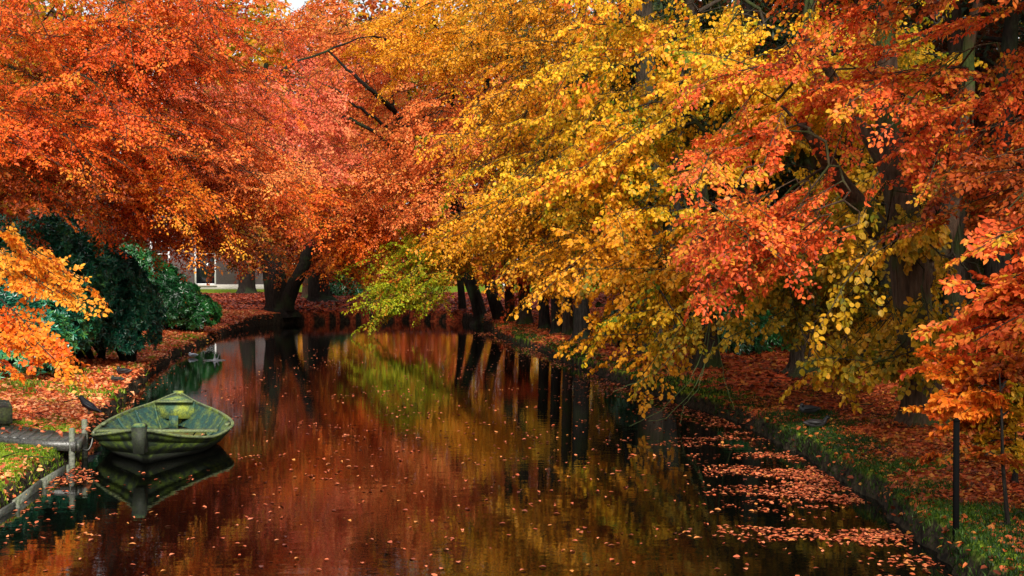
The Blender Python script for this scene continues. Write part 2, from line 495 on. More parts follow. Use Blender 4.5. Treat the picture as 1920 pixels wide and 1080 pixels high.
def build_sprays(frames, kind, palette, detail, size=1.0, jit=0.45, hue=0.22, hscale=0.5, lean=0.0):
    """frames: pos, dir, normal, scale arrays -> V, F, C of all leaves and twig tubes"""
    pos, dr, nr, sc = frames
    T = templates(kind)
    which = R.integers(0, len(T), len(pos))
    LO, LD, LN, LS, LC, ratio = [], [], [], [], [], T[0]['ratio']
    tw = MB()
    side = unit(np.cross(nr, dr)); nn = np.cross(dr, side)
    th = noise3(pos, hscale) * hue
    for k, t in enumerate(T):
        idx = np.nonzero(which == k)[0]
        if not len(idx): continue
        B = np.stack([dr[idx], side[idx], nn[idx]], 1)          # rows: local axes
        flip = np.where(R.random(len(idx)) < .5, 1, -1)
        o = t['o'][None].repeat(len(idx), 0).copy(); o[:, :, 1] *= flip[:, None]
        d = t['d'][None].repeat(len(idx), 0).copy(); d[:, :, 1] *= flip[:, None]
        Ow = np.einsum('nli,nij->nlj', o * sc[idx][:, None, None], B) + pos[idx][:, None]
        Dw = np.einsum('nli,nij->nlj', d, B)
        Nw = np.broadcast_to(nn[idx][:, None], Dw.shape) + R.normal(0, jit, Dw.shape)
        Dw = unit(Dw + R.normal(0, 0.22, Dw.shape) + np.array([0, 0, -lean]))
        ns = len(t['s'])
        keep = R.random((len(idx), ns)) < R.uniform(0.6, 1.0, (len(idx), 1))
        LO.append(Ow[keep]); LD.append(Dw[keep]); LN.append(unit(Nw)[keep])
        LS.append((np.broadcast_to(t['s'] * size, (len(idx), ns)) * R.uniform(0.6, 1.25, (len(idx), ns)))[keep])
        tt = 0.5 + th[idx][:, None] + R.normal(0, 0.17, (len(idx), ns)) + R.normal(0, 0.13, (len(idx), 1))
        LC.append(tt[keep])
        # twig ribbons (three sided)
        for ti, ax in enumerate(t['tw'][:1 + (3 if detail else 0)]):
            a = ax.copy()
            A = a[None].repeat(len(idx), 0).copy(); A[:, :, 1] *= flip[:, None]
            W = np.einsum('nli,nij->nlj', A * sc[idx][:, None, None], B) + pos[idx][:, None]
            m = W.shape[1]
            r0 = (0.006 if ti == 0 else 0.0035) * (1 if detail else 1.6)
            rr = np.linspace(1, .35, m) * r0
            off = np.stack([side[idx], -0.5 * side[idx] + 0.87 * nn[idx], -0.5 * side[idx] - 0.87 * nn[idx]], 1)
            Vt = W[:, :, None] + off[:, None] * rr[None, :, None, None]
            Vt = Vt.reshape(-1, 3)
            bi = (np.arange(len(idx)) * m * 3)[:, None, None] + (np.arange(m - 1) * 3)[None, :, None]
            j = np.arange(3); j2 = (j + 1) % 3
            Fq = np.stack([bi + j, bi + j2, bi + 3 + j2, bi + 3 + j], -1).reshape(-1, 4)
            tw.add(Vt, Fq)
    LO, LD, LN, LS, LC = map(np.concatenate, (LO, LD, LN, LS, LC))
    cols = pick(palette, LC) * R.uniform(0.82, 1.12, len(LC))[:, None]
    return LO, LD, LN, LS, cols, ratio, tw

LEAF_PROTO = {}
def leaf_proto(ratio):
    if ratio not in LEAF_PROTO:
        V = [(0, 0, 0), (.2, -.38, .05), (.5, -.5, .1), (.8, -.28, .02), (1, 0, -.08), (.8, .28, .02), (.5, .5, .1), (.2, .38, .05), (.5, 0, 0)]
        V = np.array(V, float); V[:, 1] *= ratio
        F = [[0, 1, 2, 8], [8, 2, 3, 4], [8, 4, 5, 6], [0, 8, 6, 7]]
        LEAF_PROTO[ratio] = mesh_np('leaf', V, F, M_leaf_one, link=False)
    return LEAF_PROTO[ratio]

def place_leaf_object(name, me, o, d, n, s, col, parent):
    ob = bpy.data.objects.new(name, me)
    sd = np.cross(n, d); sd /= np.linalg.norm(sd) + 1e-9
    nn = np.cross(d, sd)
    Mx = Matrix(((d[0]*s, sd[0]*s, nn[0]*s, o[0]), (d[1]*s, sd[1]*s, nn[1]*s, o[1]), (d[2]*s, sd[2]*s, nn[2]*s, o[2]), (0, 0, 0, 1)))
    if parent:
        ob.parent = parent
        Mx = Matrix.Translation(-Vector(parent.location)) @ Mx
        ob.matrix_parent_inverse = Matrix.Identity(4)
    ob.matrix_basis = Mx
    ob.color = (*col, 1)
    COL.objects.link(ob)
    return ob

def emit_leaves(root, parts, singles=0):
    """parts: list of (O,D,N,S,C,ratio,detail). Makes the foliage mesh and, for the nearest trees, single leaves"""
    loc = np.array(root.location)
    Vs, Fs, Cs, n = [], {3: [], 4: []}, {3: [], 4: []}, 0
    for (O, D, N, Sz, C, ratio, detail) in parts:
        if singles:
            px = 960 + O[:, 0] / O[:, 1] * FPX; py = HORIZ - (O[:, 2] - CAM_H) / O[:, 1] * FPX
            vis = (px > 5) & (px < 1915) & (py > 5) & (py < 1075)
            score = np.where(vis, Sz / O[:, 1], 0)
            k = min(max(1, int(singles * len(O) / sum(len(q[0]) for q in parts))), len(O))
            top = np.argsort(-score)[:k]
            for i in top:
                place_leaf_object('leaf', leaf_proto(ratio), O[i], D[i], N[i], Sz[i], C[i], root)
            m = np.ones(len(O), bool); m[top] = False
            O, D, N, Sz, C = O[m], D[m], N[m], Sz[m], C[m]
        V, F, k = leaf_geo(O, D, N, Sz, ratio, detail)
        Vs.append(V - loc); Fs[F.shape[1]].append(F + n); Cs[F.shape[1]].append(np.repeat(C, k, 0)); n += len(V)
    F = [np.concatenate(Fs[k]) for k in (4, 3) if Fs[k]]
    C = np.concatenate([np.concatenate(Cs[k]) for k in (4, 3) if Fs[k]])
    o = mesh_np('foliage', np.concatenate(Vs), F, M_leaf, root, colors=C)
    o['kind'] = 'stuff'
    return o

LEAFCOUNT = [0]
def tree(name, label, cat, trunk, radii, lobes, kind='beech', bark=None, group=None, detail=False,
         singles=0, limbs=(), bl=2.0, size=1.0, sprays=7, zmin=2.5, jit=0.45, lean=0.0, fj=0.60):
    """trunk: list of world points; lobes: (px, py, d, rx_px, ry_px, depth_m, count, flow, palette)"""
    trunk = np.asarray(trunk, float)
    base = trunk[0].copy()
    root = empty(name, base)
    tag(root, label, cat, group)
    bark = bark or M_bark
    # smooth trunk path
    def densify(pts, rad, step=0.5):
        P_, R_ = [], []
        for i in range(len(pts) - 1):
            L = np.linalg.norm(pts[i + 1] - pts[i]); m = max(2, int(L / step))
            p0 = pts[max(i - 1, 0)]; p3 = pts[min(i + 2, len(pts) - 1)]
            for k in range(m):
                t = k / m
                P_.append(0.5 * ((2 * pts[i]) + (-p0 + pts[i+1]) * t + (2*p0 - 5*pts[i] + 4*pts[i+1] - p3) * t*t + (-p0 + 3*pts[i] - 3*pts[i+1] + p3) * t**3))
                R_.append(rad[i] * (1 - t) + rad[i + 1] * t)
        P_.append(pts[-1]); R_.append(rad[-1])
        return np.array(P_), np.array(R_)
    tp, tr = densify(trunk, radii)
    first = np.array([tp[0] + (0, 0, -0.3), tp[0] + (0, 0, 0.0), tp[0] * .82 + tp[1] * .18 , tp[0] * .5 + tp[1] * .5])
    tp2 = np.concatenate([first, tp[1:]]); tr2 = np.concatenate([[radii[0] * 1.75, radii[0] * 1.45, radii[0] * 1.18, radii[0] * 1.04], tr[1:]])
    tb = MB()
    nn = 14
    tb.tube(tp2 - base, tr2, nn)
    # root flare lobes and bark unevenness
    V = np.concatenate(tb.v)
    ang = np.arctan2(V[:, 1], V[:, 0]); zz = V[:, 2]
    V[:, :2] *= (1 + 0.16 * np.exp(-np.maximum(zz, 0) * 2.2) * np.sin(ang * 5 + base[0])[..., None].reshape(-1) * (zz < 2))[:, None]
    V += 0.04 * radii[0] * np.stack([noise3(V, 2.5), noise3(V + 5, 2.5), 0 * zz], 1)
    tb.v = [V]
    tb.build('trunk', bark, root, smooth=True)
    nodes = [p for p in tp if p[2] > zmin] or [tp[-1]]
    noder = [r for p, r in zip(tp, tr) if p[2] > zmin] or [tr[-1]]
    for lm, lr in limbs:
        lp, lrr = densify(np.asarray(lm, float), lr, 0.4)
        lp[2:] += np.stack([noise3(lp, 1.1), noise3(lp + 9, 1.1), noise3(lp + 5, 1.6)], 1)[2:] * (.10 if kind == 'far' else .05)
        lb = MB(); lb.tube(lp - base, lrr, 9)
        lb.build('limb', bark, root, smooth=True)
        nodes += list(lp[2:]); noder += list(lrr[2:])
    # secondary branches
    sec = []
    for (px, py, d, rx, ry, rd, cnt, flow, pl) in lobes:
        c = P(px, py, d); sx, sz = rx / FPX * d, ry / FPX * d
        k = 0
        while k < cnt:
            u = R.normal(0, 1, 3); u = u / np.linalg.norm(u) * R.random() ** 0.42
            o = c + u * [sx, rd, sz]
            hx, hy = 960 + o[0] / o[1] * FPX, HORIZ - (o[2] - CAM_H) / o[1] * FPX
            gap = ((hx - 430) / 34) ** 2 + ((hy - 75) / 34) ** 2 < 1 or ((hx - 455) / 22) ** 2 + ((hy - 205) / 26) ** 2 < 1
            if gap and o[1] > 24 or o[2] < 0.9:
                k += 1; continue
            f = np.array(flow, float) + R.normal(0, fj, 3) * [1, 1, .5]
            f = f / np.linalg.norm(f)
            sec.append((o - f * bl * 0.55, f, pl)); k += 1
    NP = np.array(nodes); NR = list(noder); npar = [-1] * len(nodes); nload = [0.0] * len(nodes)
    tdist = [np.min(np.linalg.norm(np.array(nodes) - s[0], axis=1)) for s in sec]
    order = np.argsort(tdist)
    ntrunk = len(nodes)
    path = np.zeros(len(nodes))
    allp = list(NP); pth = list(path)
    segs = []
    for oi in order:
        o, f, pl = sec[oi]
        A = np.array(allp); dd = np.linalg.norm(A - o, axis=1) + 0.25 * np.array(pth) + np.where(A[:, 2] > o[2] + 1.0, 0.4, 0)
        j = int(np.argmin(dd))
        p0 = A[j]; L = np.linalg.norm(o - p0); m = max(2, int(L / 0.7))
        c1 = p0 + unit((o - p0) * [1, 1, .4] + [0, 0, .35 * L]) * L * .4; c2 = o - f * min(L * .3, .35)
        prev = j
        for k in range(1, m + 1):
            t = k / m
            q = (1-t)**3*p0 + 3*(1-t)**2*t*c1 + 3*(1-t)*t*t*c2 + t**3*o + R.normal(0, 0.035, 3) * (k < m)
            allp.append(q); pth.append(pth[prev] + L / m); npar.append(prev); prev = len(allp) - 1
        bm = 4; bL = bl * R.uniform(0.65, 1.2)
        g = f.copy(); q = o.copy(); bp = [o]
        for k in range(bm):
            g = unit(g + [0, 0, -0.06] + R.normal(0, .06, 3)); q = q + g * bL / bm
            allp.append(q); pth.append(pth[prev] + bL / bm); npar.append(prev); prev = len(allp) - 1
            bp.append(q)
        segs.append((np.array(bp), bL, pl))
    N_ = len(allp); A = np.array(allp)
    load = np.zeros(N_)
    haschild = np.zeros(N_, bool)
    for i in range(N_ - 1, ntrunk - 1, -1):
        if not haschild[i]: load[i] += 1
        p = npar[i]; load[p] += load[i]; haschild[p] = True
    rad = 0.0075 * np.power(np.maximum(load, 1), 0.47) * (1.25 if kind in ('far', 'coarse') else 1) * (.4 if bl < .8 else 1)
    tb = MB(); ii = np.arange(ntrunk, N_); pp = np.array(npar)[ii]
    if len(ii):
        ra = np.minimum(np.where(pp < ntrunk, rad[ii] * 1.2, rad[pp]), 0.16); rb = rad[ii]
        ra = np.minimum(ra, rb * 1.6)
        T = unit(A[ii] - A[pp]); a = unit(np.cross(T, [0.13, 0.2, 0.97])); b = np.cross(T, a)
        k = 5; an = np.arange(k) * 2 * math.pi / k
        ring = np.cos(an)[None, :, None] * a[:, None] + np.sin(an)[None, :, None] * b[:, None]
        V0 = A[pp][:, None] + ring * ra[:, None, None]; V1 = (A[ii] + T * rb[:, None] * .5)[:, None] + ring * rb[:, None, None]
        Vt = np.concatenate([V0, V1], 1).reshape(-1, 3) - base
        bi = (np.arange(len(ii)) * 2 * k)[:, None]; j = np.arange(k); j2 = (j + 1) % k
        tb.add(Vt, np.stack([bi + j, bi + j2, bi + k + j2, bi + k + j], -1).reshape(-1, 4))
    # sprays
    by = {}
    for bp, bL, pl in segs:
        by.setdefault(pl, []).append((bp, bL))
    parts = []
    for pl, lst in by.items():
        pos, dr, nr, sc = [], [], [], []
        for bp, bL in lst:
            bd = unit(bp[-1] - bp[0])
            roll = R.normal(0, 0.35)
            up = np.array([0, 0, 1.0]); sd = unit(np.cross(up, bd)); n0 = np.cross(bd, sd)
            n0 = n0 * math.cos(roll) + sd * math.sin(roll); sd = np.cross(n0, bd)
            for k in range(sprays):
                t = (k + R.uniform(0, .8)) / sprays
                q = t * (len(bp) - 1); i = min(int(q), len(bp) - 2)
                p = bp[i] * (1 - q + i) + bp[i + 1] * (q - i)
                sg = 1 if k % 2 else -1
                a = sg * R.uniform(0.45, 0.95) if k < sprays - 1 else 0
                d = unit(bd * math.cos(a) + sd * math.sin(a) + R.normal(0, 0.10, 3) + [0, 0, -0.10 - lean * .3])
                pos.append(p if k < sprays - 1 else bp[-1]); dr.append(d); nr.append(unit(n0 + R.normal(0, .30, 3)))
                sc.append(bL / 2.0 * R.uniform(0.75, 1.15) * (1.05 - 0.35 * t) * (1.0 if kind != 'far' else 1.0))
        fr = tuple(map(np.array, (pos, dr, nr, sc)))
        O, D, N, Sz, C, ratio, tw = build_sprays(fr, kind, PAL[pl], detail, size, jit, lean=lean)
        tw.v = [v - base for v in tw.v]
        for v, f in zip(tw.v, tw.f4): pass
        off = tb.n
        tb.v += tw.v; tb.f4 += [f + off for f in tw.f4]; tb.n += tw.n
        parts.append((O, D, N, Sz, C, ratio, detail))
        LEAFCOUNT[0] += len(O)
    o = tb.build('branches', bark, root, smooth=True); o['kind'] = 'stuff'
    emit_leaves(root, parts, singles)
    return root

def px_trunk(px, py, tops):
    """base from the pixel where the trunk meets the ground; tops: (px, py) at the same distance (+ extra metres)"""
    b = ground_px(px, py)
    return [b] + [P(t[0], t[1], b[1] + (t[2] if len(t) > 2 else 0)) for t in tops]

# ================================================================== TREES
LEFTFLOW = (0.85, -0.45, -0.30)      # boughs on the left bank reach over the water
RIGHTFLOW = (-0.85, -0.40, -0.30)

# left bank, big red beech whose trunk stands behind the rhododendron
tree('beech_tree', 'big orange-red beech arching over the water behind the dark rhododendron', 'tree',
     [(-15.5, 31, on_ground(-15.5, 31)), (-15.3, 30.8, 4), (-14.6, 30.5, 8), (-14, 30, 12), (-14, 30, 15)], [.55, .45, .4, .25, .1],
     [(90, 70, 29, 240, 170, 3.5, 85, LEFTFLOW, 'red'), (360, 110, 31, 200, 170, 3.5, 75, LEFTFLOW, 'red'),
      (130, 240, 28, 230, 100, 2.5, 62, LEFTFLOW, 'red'), (380, 270, 32, 170, 100, 3, 50, LEFTFLOW, 'salmon'),
      (60, 340, 27.5, 150, 50, 1.6, 20, LEFTFLOW, 'rust'), (270, 350, 29, 120, 40, 1.6, 22, LEFTFLOW, 'orange'),
      (440, 345, 33, 130, 45, 2, 22, LEFTFLOW, 'red'), (60, 240, 31, 200, 170, 1.5, 30, LEFTFLOW, 'rust'),
      (350, 405, 34, 100, 36, 2, 24, LEFTFLOW, 'red'), (270, 425, 33, 70, 26, 1, 10, LEFTFLOW, 'orange'), (440, 425, 36, 60, 16, 1, 6, LEFTFLOW, 'rust'),
      (200, -190, 30, 380, 130, 4, 60, LEFTFLOW, 'red')], 'beech', zmin=3)
# near left bough, golden orange, its trunk out of the picture
tree('beech_tree', 'golden orange beech bough hanging low in front of the rhododendron at the picture edge', 'tree',
     [(-11.5, 18, on_ground(-11.5, 18)), (-11.4, 18.2, 3), (-11, 18.3, 6), (-11, 18, 9)], [.32, .28, .22, .08],
     [(45, 478, 19, 85, 24, 0.6, 6, (0.8, -.1, -.32), 'amber'), (15, 615, 18.5, 95, 28, .6, 6, (.75, -.2, -.36), 'orange'),
      (-110, 300, 19, 90, 140, 1, 4, (.8, -.2, -.4), 'orange')], 'beech', detail=True, singles=150, bl=1.3, zmin=2.2, fj=.22)
# left bank farther away
tree('beech_tree', 'tall pinkish red beech on the left bank near the grey house', 'tree',
     [(-17, 52, on_ground(-17, 52)), (-16.6, 52, 6), (-16, 52, 12), (-15.5, 52, 19)], [.5, .42, .3, .1],
     [(420, 250, 51, 130, 170, 4, 65, LEFTFLOW, 'pink'), (500, 375, 50, 130, 50, 3, 42, LEFTFLOW, 'red'),
      (560, 260, 53, 90, 150, 3, 40, LEFTFLOW, 'pink'), (330, 60, 52, 90, 120, 4, 8, LEFTFLOW, 'pink'), (430, 428, 49, 110, 20, 2, 18, LEFTFLOW, 'rust')],
     'far', zmin=5, bl=2.6)
# pair of trunks on the far bank
b = ground_px(520, 583)
tree('beech_tree', 'dark thick beech trunk with a leaning second stem at the far end of the pond', 'tree',
     [b, P(515, 520, b[1]), P(500, 430, b[1]), P(490, 300, b[1]), P(500, 120, b[1])], [.62, .55, .45, .3, .12],
     [(620, 300, 68, 110, 120, 4, 55, (.5, -.6, -.3), 'pink'), (640, 420, 66, 90, 60, 3, 36, (.4, -.6, -.4), 'rust'),
      (540, 440, 65, 110, 30, 2, 24, (.5, -.6, -.4), 'rust'), (590, 480, 66, 120, 14, 2, 22, (.5, -.5, -.2), 'rust'),
      (560, 130, 69, 120, 110, 4, 26, (.5, -.6, -.2), 'pink')], 'far', bark=M_bark_dark, zmin=5, bl=2.8,
     limbs=[([b + (.5, -.3, .1), P(545, 540, b[1] - .5), P(572, 490, b[1] - 1), P(590, 430, b[1] - 1.5), P(610, 340, b[1] - 2)], [.42, .36, .30, .24, .12])])
b = ground_px(462, 552)
tree('beech_tree', 'slim dark trunk standing on the lawn edge beside the grey house wall', 'tree',
     [b, P(464, 500, b[1]), P(468, 430, b[1]), P(470, 200, b[1])], [.62, .5, .4, .15],
     [(420, 330, 92, 120, 120, 4, 30, (.3, -.7, -.3), 'red'), (440, 455, 88, 60, 14, 2, 10, (.4, -.7, -.3), 'rust')], 'far', bark=M_bark_dark, zmin=7, bl=3)
b = ground_px(600, 566)
tree('beech_tree', 'broad-footed dark tree right of the leaning stem across the pond', 'tree',
     [b, P(597, 530, b[1]), P(596, 440, b[1]), P(598, 200, b[1])], [.75, .55, .45, .15],
     [(650, 250, 82, 140, 150, 4, 40, (.1, -.8, -.3), 'salmon'), (560, 380, 80, 120, 70, 3, 26, (-.3, -.7, -.4), 'pink')], 'far', bark=M_bark_dark, zmin=8, bl=3)
# slim pale stem lit orange
b = ground_px(574, 560)
tree('slim_tree', 'slim bare tree stem lit orange on the strip of lawn', 'tree',
     [b, P(575, 520, b[1]), P(577, 470, b[1]), P(580, 300, b[1])], [.28, .24, .2, .1],
     [(590, 330, 92, 60, 80, 3, 8, (.1, -.8, -.3), 'orange')], 'far', bark=M_bark_brown, zmin=7, bl=3)

# salmon beech: leaning trunk at the right corner of the far bank, bare limbs showing
b = ground_px(903, 602)
dq = b[1]
tree('beech_tree', 'salmon-orange beech leaning over the pond corner with dark bare limbs showing', 'tree',
     [b, P(893, 560, dq), P(872, 500, dq), P(858, 440, dq), P(850, 330, dq - 2), P(850, 150, dq - 3)], [.34, .30, .27, .25, .2, .1],
     [(700, 190, 60, 170, 140, 3, 84, (-.8, -.3, -.35), 'salmon'), (800, 300, 54, 130, 120, 3.5, 60, (-.75, -.4, -.4), 'salmon'),
      (650, 350, 56, 110, 70, 3, 36, (-.8, -.3, -.45), 'salmon'), (690, 430, 55, 90, 34, 2, 24, (-.8, -.2, -.5), 'orange'),
      (830, 60, 54, 190, 80, 4, 52, (-.8, -.4, -.3), 'gold'), (620, 60, 61, 130, 90, 3, 30, (-.8, -.3, -.2), 'salmon')],
     'far', bark=M_bark_dark, zmin=6, bl=2.4,
     limbs=[([P(850, 330, dq - 2), P(838, 275, dq - 4), P(800, 232, dq - 5.5), P(760, 240, dq - 6)], [.13, .10, .07, .04]),
            ([P(850, 300, dq - 2), P(760, 230, dq - 4), P(690, 165, dq - 6.5), P(650, 125, dq - 7), P(612, 98, dq - 7.5)], [.15, .12, .09, .06, .04]),
            ([P(612, 98, dq - 7.5), P(650, 80, dq - 7.6), P(700, 68, dq - 7.8)], [.05, .04, .02]),
            ([P(612, 98, dq - 7.5), P(560, 118, dq - 7.4), P(515, 140, dq - 7.2), P(480, 156, dq - 7)], [.05, .045, .035, .015]),
            ([P(800, 300, dq - 3), P(740, 250, dq - 5), P(665, 200, dq - 6.6), P(640, 170, dq - 6.8), P(590, 152, dq - 7)], [.10, .08, .06, .045, .02]),
            ([P(780, 320, dq - 3), P(700, 250, dq - 5.4), P(640, 220, dq - 6.4), P(585, 212, dq - 6.6), P(545, 204, dq - 6.7), P(515, 190, dq - 6.8)], [.11, .08, .07, .055, .04, .015])])
# green-leaved low boughs
b = ground_px(868, 592)
tree('beech_tree', 'young beech with yellow-green boughs drooping to the far water edge', 'tree',
     [b, P(866, 560, b[1]), P(862, 520, b[1]), P(850, 450, b[1]), P(850, 380, b[1])], [.24, .2, .17, .12, .06],
     [(790, 480, 54, 80, 55, 2, 26, (-.8, -.3, -.35), 'green'), (755, 540, 51, 75, 32, 1.5, 22, (-.8, -.3, -.35), 'green'),
      (830, 440, 54, 70, 50, 2, 10, (-.6, -.3, -.5), 'green'), (720, 505, 58, 45, 30, 1.5, 6, (-.8, -.2, -.5), 'orange')],
     'far', bark=M_bark_dark, zmin=1.6, bl=2.0, size=.9)
b = ground_px(940, 598)
tree('lime_tree', 'upright dark trunk beside the leaning one at the right corner of the far bank', 'tree',
     [b, P(925, 560, b[1]), P(914, 490, b[1]), P(905, 400, b[1]), P(915, 100, b[1])], [.30, .26, .25, .22, .1],
     [(930, 250, 56, 110, 150, 3, 46, (-.5, -.6, -.4), 'salmon'), (900, 420, 52, 80, 50, 2, 24, (-.7, -.5, -.4), 'gold'), (960, 60, 56, 110, 90, 3, 30, (-.6, -.5, -.3), 'gold')],
     'far', bark=M_bark_dark, zmin=5, bl=2.2)

# row of trunks along the right bank
row = [(957, 601, .24, 'mossy trunk first in the row on the right bank, next to the pale wall gap'),
       (985, 607, .30, 'thick grey trunk second in the right bank row'),
       (1021, 617, .24, 'dark trunk third in the right bank row, half behind golden leaves'),
       (1044, 624, .22, 'dark trunk fourth in the right bank row below the yellow boughs'),
       (1066, 628, .22, 'green mossy trunk fifth in the right bank row'),
       (1092, 637, .33, 'broad blackish trunk sixth in the right bank row, where the spur of leaves starts')]
for i, (px, py, r, lab) in enumerate(row):
    b = ground_px(px, py)
    lob = [(px + 40, 420, b[1] + 2, 90, 60, 2, 9, (-.3, -.6, -.5), 'yellow'), (px + 60, 200, b[1] + 3, 120, 160, 3, 9, (-.3, -.6, -.4), 'gold')]
    if i == 0: lob.append((990, 510, b[1] - 2, 50, 30, 1.5, 9, (-.6, -.5, -.3), 'coral'))
    tree('lime_tree', lab, 'tree', [b, P(px - 2, py - 60, b[1]), P(px - 4, 400, b[1]), P(px, 0, b[1])], [r, r * .85, r * .8, r * .4], lob,
         'far', bark=M_bark_dark if i in (2, 3, 5) else M_bark, zmin=5, bl=2.2, group='row of trees along the right bank')

# the big yellow limes
tree('lime_tree', 'tall yellow lime filling the middle of the picture, trunk hidden by its leaves', 'tree',
     [(3.9, 35.5, on_ground(3.9, 35.5)), (3.8, 35.4, 4), (3.6, 35, 9), (3.2, 34, 15)], [.4, .34, .28, .1],
     [(1010, 60, 34, 190, 130, 3, 58, RIGHTFLOW, 'gold'), (960, 230, 33, 130, 120, 2.5, 46, RIGHTFLOW, 'gold'),
      (1060, 300, 31, 160, 150, 2.5, 60, RIGHTFLOW, 'yellow'), (990, 400, 30, 110, 60, 2, 30, RIGHTFLOW, 'gold'),
      (1080, 470, 28, 90, 60, 2, 26, RIGHTFLOW, 'gold'), (1050, -150, 33, 250, 110, 3, 30, RIGHTFLOW, 'yellow')],
     'lime', zmin=3, bl=1.9, lean=.25, size=.92)
b = ground_px(1322, 690)
tree('lime_tree', 'yellow lime with low boughs and bare trailing shoots over the right bank', 'tree',
     [b, P(1320, 600, b[1]), P(1316, 450, b[1]), P(1300, 250, b[1] - 1), P(1290, 0, b[1] - 2)], [.36, .3, .26, .2, .1],
     [(1200, 130, 28, 190, 150, 3, 62, RIGHTFLOW, 'yellow'), (1170, 330, 26, 150, 120, 2, 48, RIGHTFLOW, 'yellow'),
      (1200, 480, 24.5, 130, 60, 1.6, 30, RIGHTFLOW, 'gold'), (1230, 550, 24, 110, 50, 1.4, 10, (-.8, -.3, -.35), 'yellow'),
      (1400, 170, 25, 160, 150, 2, 44, RIGHTFLOW, 'yellow'), (1600, 140, 24, 170, 130, 2, 34, RIGHTFLOW, 'yellow'), (1130, 610, 24, 40, 14, .8, 3, (-.95, -.2, -.2), 'gold'),
      (1290, 630, 23, 80, 35, 1, 3, (-.7, -.3, -.6), 'olive'), (1200, 660, 23.5, 55, 22, .8, 2, (-.8, -.2, -.4), 'gold'),
      (1180, -150, 27, 250, 110, 3, 24, RIGHTFLOW, 'yellow')],
     'lime', zmin=2, bl=1.7, lean=.3, detail=True, singles=280)
b = ground_px(1511, 700)
tree('lime_tree', 'olive-yellow lime standing in the shade, mossy trunk left of the big beech', 'tree',
     [b, P(1511, 640, b[1]), P(1508, 500, b[1]), P(1510, 300, b[1] - 1), P(1515, 0, b[1] - 1)], [.36, .3, .26, .2, .1],
     [(1560, 560, 22, 150, 90, 1.6, 22, (-.6, -.4, -.6), 'olive'), (1500, 420, 23, 120, 90, 1.6, 18, (-.6, -.4, -.6), 'olive'),
      (1620, 330, 22, 120, 110, 1.5, 14, (-.5, -.4, -.6), 'olive'), (1650, 430, 17, 90, 90, .5, 3, (-.5, -.4, -.5), 'olive'), (1400, 480, 22, 80, 90, 1.2, 12, (-.6, -.4, -.6), 'olive')],
     'lime', zmin=2, bl=1.5, lean=.4, detail=True)
tree('lime_tree', 'low amber lime boughs hanging before the foot of the big beech', 'tree',
     [(9.0, 21.5, on_ground(9.0, 21.5)), (8.9, 21.3, 3), (8.6, 21, 6), (8.4, 21, 9)], [.2, .17, .12, .05],
     [(1640, 650, 19, 120, 34, .9, 9, (-.8, -.4, -.35), 'olive'), (1760, 620, 18, 90, 60, .9, 7, (-.7, -.4, -.4), 'olive'), (1730, 440, 19, 120, 100, 1, 6, (-.6, -.4, -.5), 'olive')],
     'lime', zmin=1.6, bl=1.4, lean=.4, detail=True, singles=60)
# big coral beech
b = ground_px(1735, 796)
q = b[1]
tree('beech_tree', 'massive coral-leaved beech with forking trunk on the right bank', 'tree',
     [b, P(1728, 700, q), P(1715, 600, q), P(1705, 500, q), P(1693, 400, q), P(1672, 300, q), P(1660, 150, q), P(1660, -100, q)], [.34, .28, .27, .28, .25, .2, .17, .1],
     [(1390, 270, 17.5, 90, 70, 1.3, 6, (-.75, -.35, -.3), 'coral'), (1450, 370, 17, 90, 50, 1.2, 4, (-.75, -.35, -.3), 'coral'), (1370, 440, 17, 70, 80, 1.0, 6, (-.6, -.35, -.4), 'coral'), (1570, 120, 17, 150, 120, 1.4, 10, (-.75, -.35, -.45), 'coral'),
      (1720, 160, 16.5, 150, 140, 1.4, 9, (-.75, -.35, -.4), 'coral'), (1460, 420, 16.5, 70, 70, .8, 9, (-.75, -.35, -.55), 'coral'),
      (1840, 180, 16.5, 140, 170, 1.4, 12, (-.7, -.4, -.4), 'coral'), (1870, 330, 16, 90, 90, 1, 10, (-.75, -.3, -.35), 'rust'),
      (1600, -160, 17, 300, 110, 1.5, 40, (-.7, -.3, -.35), 'coral'), (1800, -200, 19, 300, 140, 1.5, 34, (-.7, -.3, -.35), 'rust')],
     'beech', bark=M_bark_brown, zmin=2.2, bl=1.35, detail=True, singles=300, size=.86,
     limbs=[([P(1700, 470, q), P(1655, 440, q - .2), P(1600, 370, q - .5), P(1550, 305, q - .8), P(1500, 240, q - 1)], [.2, .17, .14, .11, .06]),
            ([P(1712, 540, q), P(1760, 470, q + .3), P(1790, 360, q + .8), P(1810, 200, q + 1), P(1830, 0, q + 1)], [.2, .17, .15, .12, .07]),
            ([P(1680, 350, q), P(1620, 240, q + .2), P(1560, 150, q + .2), P(1500, 60, q)], [.14, .11, .08, .04])])
